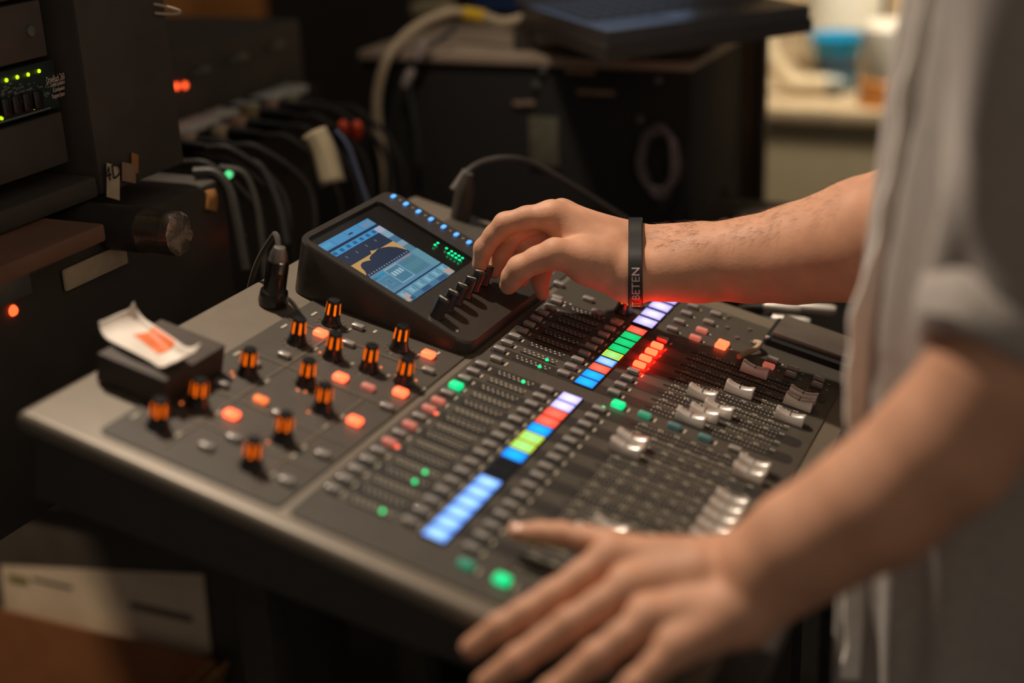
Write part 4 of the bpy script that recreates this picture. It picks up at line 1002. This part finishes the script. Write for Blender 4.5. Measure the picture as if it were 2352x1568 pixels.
ux, uy = (LA - LB_), (LC - LB_)
def lp(s, t, h): return ux * s + uy * t + Vector((0, 0, h))
b = MB(); b.prism([(0.01, 0.01), (0.99, 0.01), (0.99, 0.99), (0.01, 0.99)], -0.012, 0.004, lp); b.build('base', mat('laptop_grey', (74, 72, 72), 0.35, 0.4), LT)
key = MB()
for i in range(5):
    for j in range(13):
        s0, t0 = 0.30 + 0.11 * i, 0.06 + 0.068 * j
        k_ = MB(); k_.prism([(s0, t0), (s0 + 0.092, t0), (s0 + 0.092, t0 + 0.056), (s0, t0 + 0.056)], 0.004, 0.0055, lp); k_.build('key', m_dark, LT)
b = MB(); b.prism([(0.08, 0.36), (0.25, 0.36), (0.25, 0.64), (0.08, 0.64)], 0.004, 0.0045, lp); b.build('touchpad', mat('touchpad', (96, 98, 104), 0.3, 0.3), LT)
hin = ux * 0.99; lv = (ux.normalized() * 0.25 + Vector((0, 0, 0.97))).normalized() * 0.22
def ld(s, t, h): return hin + uy * t + lv * s + ux.normalized() * h
b = MB(); b.prism([(0.02, 0.01), (1, 0.01), (1, 0.99), (0.02, 0.99)], 0.0, 0.007, ld); lid = b.build('lid', mat('laptop_grey', (74, 72, 72)), LT)
b = MB(); b.prism([(0.08, 0.04), (0.95, 0.04), (0.95, 0.96), (0.08, 0.96)], -0.0008, -0.0002, ld); b.build('display', glow('laptop_screen', (130, 160, 200), 0.5), lid)
# cables on the case
P_ = [bx(px, py, XF - dx) for px, py, dx in ((892, 470, .03), (884, 380, .03), (868, 290, .03), (868, 210, .03), (895, 125, .02), (955, 62, -.03), (1035, 28, -.06), (1105, 36, -.06), (1160, 50, -.05), (1235, 30, -.08))]
P_ = [Vector((p.x, p.y, max(p.z, zt_ + 0.006) if p.x > XF else p.z)) for p in P_]
wcab = thing('white_cable', 'thick cream cable arching over the corner of the black case', 'cable', P_[0]); b = MB(); b.tube([p - P_[0] for p in bez(P_, 10)], 0.0062, 10); b.build('cord', mat('cable_cream', (178, 160, 132), 0.55, var=0.08), wcab)
b = MB(); y0, y1 = bx(1068, 30, XF + 0.06), bx(1115, 38, XF + 0.06); b.tube([y0 - P_[0], y1 - P_[0]], 0.0085, 12); b.build('yellow_sleeve', mat('yellow_sleeve', (206, 168, 30), 0.5), wcab)
P_ = [bx(px, py, XF - dx) for px, py, dx in ((1045, 66, -.03), (1010, 92, .0), (968, 120, .012), (940, 165, .012), (942, 220, .012), (956, 300, .012), (962, 380, .012))]
gc = thing('grey_lead', 'thin grey lead hanging down the black case face', 'cable', P_[0]); b = MB(); b.tube([p - P_[0] for p in bez(P_, 8)], 0.0036, 8); b.build('cord', mat('cable_dark', (52, 52, 54), 0.45), gc)
for px, py in ((968, 118), (938, 178)):
    q = MB(); q.lathe([(0.004, -0.014), (0.006, -0.008), (0.006, 0.008), (0.004, 0.014)], 12, M=Matrix.Rotation(0.5, 3, 'X')); q.build('ferrite', mat('ferrite_pale', (168, 156, 152), 0.4), gc, loc=bx(px, py, XF - 0.012) - P_[0])
c = wp(995, 18, 2, zt_ + 0.012); b = MB(); b.box((0, 0, 0), (0.05, 0.055, 0.022), 0.005, 3); tag(put('power_adapter', b.mesh('power_adapter'), mat('adapter_cream', (206, 192, 152), 0.5), None, c), 'cream power adapter at the left end of the black case top', 'adapter')
c = wp(1150, 12, 2, zt_ + 0.006); b = MB(); b.box((0, 0, 0), (0.06, 0.09, 0.01), 0.003); tag(put('blue_folder', b.mesh('blue_folder'), mat('folder_blue', (38, 84, 156), 0.5), None, c), 'flat blue folder lying left of the laptop', 'folder')
# plug and cable rising behind the screen
base = desk(0.5245, 0.240, 0.0); dc = thing('desk_cable', 'black cable with a ribbed boot arching up behind the screen', 'cable', base)
Zb = (base - CW).dot(fwd)
path = [base + Vector((0, 0, 0.03))] + [wd(px, py, Zb + dz) for px, py, dz in ((1052, 425, 0.0), (1074, 394, 0.0), (1112, 372, 0.01), (1165, 364, 0.02), (1225, 376, 0.04), (1310, 424, 0.06), (1430, 500, 0.09), (1480, 540, 0.1))]
b = MB(); b.tube([p - base for p in bez(path, 10)], 0.0036, 10); b.build('cord', mat('cable_black_soft', (60, 55, 52), 0.4), dc)
q0, q1 = path[1] - base, path[2] - base; b = MB(); pr_ = []
b.tube([q0.lerp(q1, k / 14) + Vector((0, 0, 0)) for k in range(-6, 15)], [0.0052 + 0.0007 * (k % 2) for k in range(21)], 12); b.build('ribbed_boot', mat('boot_grey', (96, 86, 78), 0.45), dc)
b = MB(); b.lathe([(0.0105, 0.0), (0.0105, 0.032), (0.008, 0.042), (0.005, 0.05)], 18, M=M_DESK.to_3x3()); b.build('plug', m_dark, dc)
# connector standing in the socket at the left of the screen
base = desk(0.2155, 0.2700, 0.0003); xp = thing('standing_plug', 'black audio plug standing in the socket left of the screen', 'connector', M=Matrix.Translation(base) @ Matrix.Rotation(TILT, 4, 'X'))
b = MB(); b.lathe([(0.0125, 0), (0.0130, 0.004), (0.0118, 0.012), (0.0098, 0.014), (0.0098, 0.036), (0.0088, 0.041)], 24); b.build('shell', m_knob, xp)
b = MB(); b.lathe([(0.0082, 0.040), (0.0075, 0.047), (0.005, 0.053), (0.0, 0.054)], 18); b.build('collar', mat('nickel', (150, 144, 136), 0.3, 0.8), xp)
b = MB(); b.box((-0.0065, -0.0082, 0.038), (0.005, 0.004, 0.010), 0.001); b.build('release_latch', mat('nickel', (150, 144, 136)), xp)
b = MB(); b.tube(bez([(0, 0, 0.05), (0.010, 0.010, 0.057), (0.026, 0.024, 0.045), (0.034, 0.042, 0.005), (0.036, 0.05, -0.06)], 8), 0.0026, 8); b.build('cord', m_void, xp)

# ================================================================== things lying on the desk
base = desk(0.049, 0.2625, 0.0); bxo = thing('cardboard_carton', 'small flat dark brown carton at the left rear of the desk', 'box', M=Matrix.Translation(base) @ Matrix.Rotation(TILT, 4, 'X'))
b = MB(); b.box((0, 0, 0.0115), (0.076, 0.060, 0.022), 0.0012); b.build('carton', mat('carton_brown', (62, 52, 46), 0.7, var=0.15), bxo)
b = MB(); b.box((0, 0, 0.0232), (0.076, 0.060, 0.0012), 0.0004); b.build('lid', mat('carton_lid', (74, 64, 56), 0.7), bxo)
wb0 = desk(0.040, 0.2690, 0.0243); wr = thing('torn_wrapper', 'torn white and orange wrapper curling on the dark carton', 'wrapper', M=Matrix.Translation(wb0) @ Matrix.Rotation(TILT, 4, 'X') @ Matrix.Rotation(math.radians(-14), 4, 'Z'))
def wrap(u, v):
    x = -0.019 + 0.038 * u; y = 0.042 - 0.082 * v
    z = 0.0012 + 0.003 * math.sin(3 * v + 2 * u) ** 2
    if v < 0.22: q = (0.22 - v) / 0.22; y += 0.006 * q - 0.009 * q * q; z += 0.009 * q ** 1.6
    if v > 0.8: z += 0.010 * ((v - 0.8) / 0.2) ** 2
    if u > 0.8: z += 0.006 * ((u - 0.8) / 0.2) ** 2
    x *= 0.72 + 0.28 * math.sin(math.pi * min(1, v * 1.15 + 0.12))
    return Vector((x, y, z))
m_wr = mat('wrapper_white', (226, 214, 200), 0.6, var=0.05, bump=0.3, bscale=120)
b = MB(); b.grid([[wrap(i / 20, j / 40) for j in range(41)] for i in range(21)]); o = b.build('paper', m_wr, wr); s_ = o.modifiers.new('thick', 'SOLIDIFY'); s_.thickness = 0.0006
b = MB(); b.grid([[wrap(0.48 + 0.5 * i / 8, 0.30 + 0.36 * j / 14) + Vector((0, 0, 0.0007)) for j in range(15)] for i in range(9)]); o = b.build('printed_patch', mat('wrapper_orange', (226, 112, 52), 0.5), wr); s_ = o.modifiers.new('thick', 'SOLIDIFY'); s_.thickness = 0.0003
base = desk(0.5075, -0.153, 0.0006); tb = thing('tablet', 'flat dark grey device in a black tray at the right front of the desk', 'tablet', M=Matrix.Translation(base) @ Matrix.Rotation(TILT, 4, 'X'))
b = MB(); b.prism(rrect(-0.030, 0.030, -0.054, 0.050, 0.004), 0, 0.006, XYZ); b.build('tray', m_hole, tb)
b = MB(); b.box((0.003, -0.003, 0.0085), (0.050, 0.096, 0.007), 0.0015); b.build('device', mat('device_grey', (84, 74, 66), 0.5), tb)
b = MB(); b.lathe([(0.0022, 0), (0.0022, 0.002), (0, 0.003)], 10); b.build('stud', m_chrome, tb, loc=(-0.0275, 0.047, 0.006))
# short cream cable end on the desk beside the tablet
P_ = [desk(0.468, -0.098, 0.004), desk(0.46, -0.104, 0.008), desk(0.45, -0.103, 0.006), desk(0.44, -0.098, 0.004), desk(0.425, -0.094, 0.004)]
b = MB(); b.tube(bez(P_, 8), 0.0026, 8); tag(b.build('cable_end', mat('cable_cream', (178, 160, 132))), 'short cream cable end lying by the tablet', 'cable')
# jack plugs on the table beyond the desk
for px, py, Z, lab in ((1820, 737, 1.42, 'steel jack plug lying beyond the desk edge, below the forearm'), (1800, 706, 1.46, 'steel plug tip, left of two close under the forearm'), (1880, 708, 1.46, 'steel plug tip, right of two close under the forearm')):
    c = wd(px, py, Z); o = thing('jack_plug', lab, 'plug', c); b = MB(); Ry = Matrix.Rotation(math.pi / 2, 3, 'X') @ Matrix.Rotation(0.0, 3, 'Y')
    b.lathe([(0.0, -0.022), (0.0052, -0.020), (0.0056, 0.012), (0.004, 0.018), (0.0, 0.019)], 14, M=Ry); b.build('barrel', m_chrome, o)
    b = MB(); b.tube(bez([(0, 0.018, 0), (0.005, 0.05, -0.01), (0.02, 0.09, -0.06)], 6), 0.0028, 8); b.build('lead', m_dark, o)

zq = wp(1800, 492, 0, 0.86).z
bn = thing('black_bench', 'low black bench behind the desk, below the forearm', 'bench', (0.885, -0.28, 0))
b = MB(); b.box((0, 0, zq - 0.012), (0.06, 0.70, 0.024), 0.003); b.build('bench_top', mat('bench_edge', (70, 62, 54), 0.6), bn)
b = MB(); b.box((0.004, 0, (zq - 0.024) / 2), (0.05, 0.69, zq - 0.024)); b.build('carcass', m_void, bn)

# ================================================================== far counter on the right
XC = 1.85
def cx_(px, py, x=XC): return wp(px, py, 0, x)
zc = cx_(1850, 246).z
ct = thing('counter', 'grey-beige counter in the far right background', 'counter', (XC + 0.3, 0.0, 0))
b = MB(); b.box((-0.28, 0, (zc - 0.03) / 2), (0.04, 1.1, zc - 0.03)); b.build('front_panel', mat('counter_front', (176, 160, 128), 0.7, var=0.06), ct)
b = MB(); b.box((0, 0, zc - 0.015), (0.62, 1.12, 0.03), 0.004); b.build('worktop', mat('worktop_beige', (186, 164, 132), 0.5), ct)
for sy in (-0.5, 0.5): b = MB(); b.box((0.05, sy, (zc - 0.03) / 2), (0.5, 0.03, zc - 0.03)); b.build('end_panel', m_dark, ct)
b = MB(); b.box((2.55, 0.0, 0.9), (0.03, 0.9, 1.8)); tag(b.build('backsplash_board', mat('board_cream', (196, 172, 136), 0.7, var=0.05, scale=3)), 'pale board behind the far counter', 'board')
c = wp(1920, 205, 2, zc); cup = thing('blue_cup', 'blue plastic cup standing on the far counter', 'cup', c)
b = MB(); b.lathe([(0.0, 0.0), (0.040, 0.0), (0.042, 0.048)], 24, cap=False); b.build('lower_wall', mat('cup_teal', (12, 92, 118), 0.4), cup)
b = MB(); b.lathe([(0.042, 0.048), (0.044, 0.068)], 24, cap=False); b.build('grey_band', mat('cup_band', (74, 78, 86), 0.5), cup)
b = MB(); b.lathe([(0.044, 0.068), (0.052, 0.103), (0.055, 0.105), (0.052, 0.107), (0.043, 0.068)], 24, cap=False); b.build('rim_wall', mat('cup_blue', (0, 158, 214), 0.35), cup)
c = wp(2040, 238, 2, zc); o = thing('white_canister', 'white canister with an orange foot on the far counter', 'canister', c)
b = MB(); b.lathe([(0.05, 0.045), (0.052, 0.05), (0.052, 0.14), (0.045, 0.15), (0, 0.151)], 24); b.build('can', mat('canister_white', (232, 224, 206), 0.5), o)
b = MB(); b.lathe([(0.0, 0.0), (0.055, 0.0), (0.055, 0.045), (0.05, 0.05)], 24); b.build('foot', mat('canister_orange', (206, 132, 62), 0.5), o)
c = wd(1945, 30, 2.9); o = thing('paper_roll', 'bright white paper roll above the blue cup', 'roll', c)
b = MB(); b.lathe([(0.02, -0.085), (0.082, -0.085), (0.086, -0.06), (0.086, 0.11), (0.02, 0.11)], 28); b.build('paper', mat('paper_white', (245, 238, 220), 0.7), o)
b = MB(); b.lathe([(0.02, -0.086), (0.02, 0.112)], 16, cap=False); b.build('core', m_tape, o)
q = MB(); q.box((0, 0, 0.12), (0.03, 0.03, 0.03)); q.box((0.04, 0, 0.135), (0.2, 0.03, 0.012)); q.build('holder', m_grey, o)
P_ = [wd(px, py, 2.72) for px, py in ((1772, 40), (1766, 100), (1782, 150), (1822, 195), (1862, 236), (1900, 252))]
P_ = [Vector((q.x, q.y, max(q.z, zc + 0.022))) for q in P_]
hz = thing('cream_hose', 'thick cream hose curving down to the far counter', 'hose', P_[0]); b = MB(); b.tube([p - P_[0] for p in bez(P_, 8)], 0.017, 12); b.build('pipe', mat('hose_cream', (206, 186, 152), 0.5), hz)
b = MB(); b.tube([P_[-1] - P_[0], P_[-1] - P_[0] + Vector((0, -0.03, -0.004))], 0.02, 12); b.build('fitting', m_grey, hz)
c = wd(2030, 100, 2.75); b = MB(); b.box((0, 0, 0), (0.02, 0.012, 0.2), 0.004); b.box((0, 0.004, -0.03), (0.03, 0.03, 0.03), 0.006); tag(put('black_bracket', b.mesh('black_bracket'), m_dark, None, c), 'small black bracket between white roll and shirt', 'bracket')

# ================================================================== boxes on the floor, lower left
XL = 0.47
a0, a1, a2, a3 = (wp(px, py, 0, XL) for px, py in ((2, 1298), (468, 1318), (486, 1502), (8, 1450)))
zb1 = a1.z + 0.05
sb = thing('storage_box', 'black storage box with a large white shipping label', 'box', (XL + 0.09, (a0.y + a1.y) / 2, 0)); ob = Vector((XL + 0.09, (a0.y + a1.y) / 2, 0))
b = MB(); b.box((0.003, 0, zb1 / 2), (0.175, 0.50, zb1 - 0.004), 0.004); b.build('carton', m_case, sb)
b = MB(); b.prism([(a0.y, a0.z), (a1.y, a1.z), (a2.y, a2.z), (a3.y, a3.z - 0.05)], XL - 0.0008, XL, lambda u, v, h: Vector((h, u, v)) - ob); lb = b.build('shipping_label', mat('label_white', (232, 212, 184), 0.7, var=0.12, scale=12), sb)
def lab(px0, px1, py0, py1, m):
    p, q = wp(px0, py0, 0, XL - 0.0012), wp(px1, py1, 0, XL - 0.0012); k = MB(); k.box((p + q) / 2 - ob, (0.0006, abs(p.y - q.y), abs(p.z - q.z))); k.build('print_block', m, lb)
lab(74, 166, 1326, 1354, m_ink); lab(284, 420, 1316, 1346, mat('print_grey', (120, 106, 92), 0.7)); lab(18, 66, 1318, 1346, mat('print_olive', (120, 112, 50), 0.7)); lab(300, 440, 1398, 1412, mat('print_grey', (120, 106, 92)))
zk = wp(150, 1435, 0, 0.44).z; yk = wp(345, 1500, 0, 0.33).y
cb = thing('open_cardboard_box', 'open brown cardboard box on the floor in the lower left corner', 'box', (0.31, yk + 0.22, 0))
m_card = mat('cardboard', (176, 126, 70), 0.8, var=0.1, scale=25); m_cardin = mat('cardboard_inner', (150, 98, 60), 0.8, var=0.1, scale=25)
hk = zk
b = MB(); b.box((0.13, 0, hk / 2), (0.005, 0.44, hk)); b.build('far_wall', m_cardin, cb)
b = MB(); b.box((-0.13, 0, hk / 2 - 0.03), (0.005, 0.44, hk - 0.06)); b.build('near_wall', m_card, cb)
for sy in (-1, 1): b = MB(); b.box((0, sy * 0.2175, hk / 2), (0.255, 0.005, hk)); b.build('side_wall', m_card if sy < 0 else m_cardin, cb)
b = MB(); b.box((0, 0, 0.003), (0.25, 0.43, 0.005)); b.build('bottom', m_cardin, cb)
b = MB(); b.box((0, -0.232, hk - 0.02), (0.25, 0.004, 0.06), M=Matrix.Rotation(0.4, 3, 'X')); b.build('flap', m_card, cb)
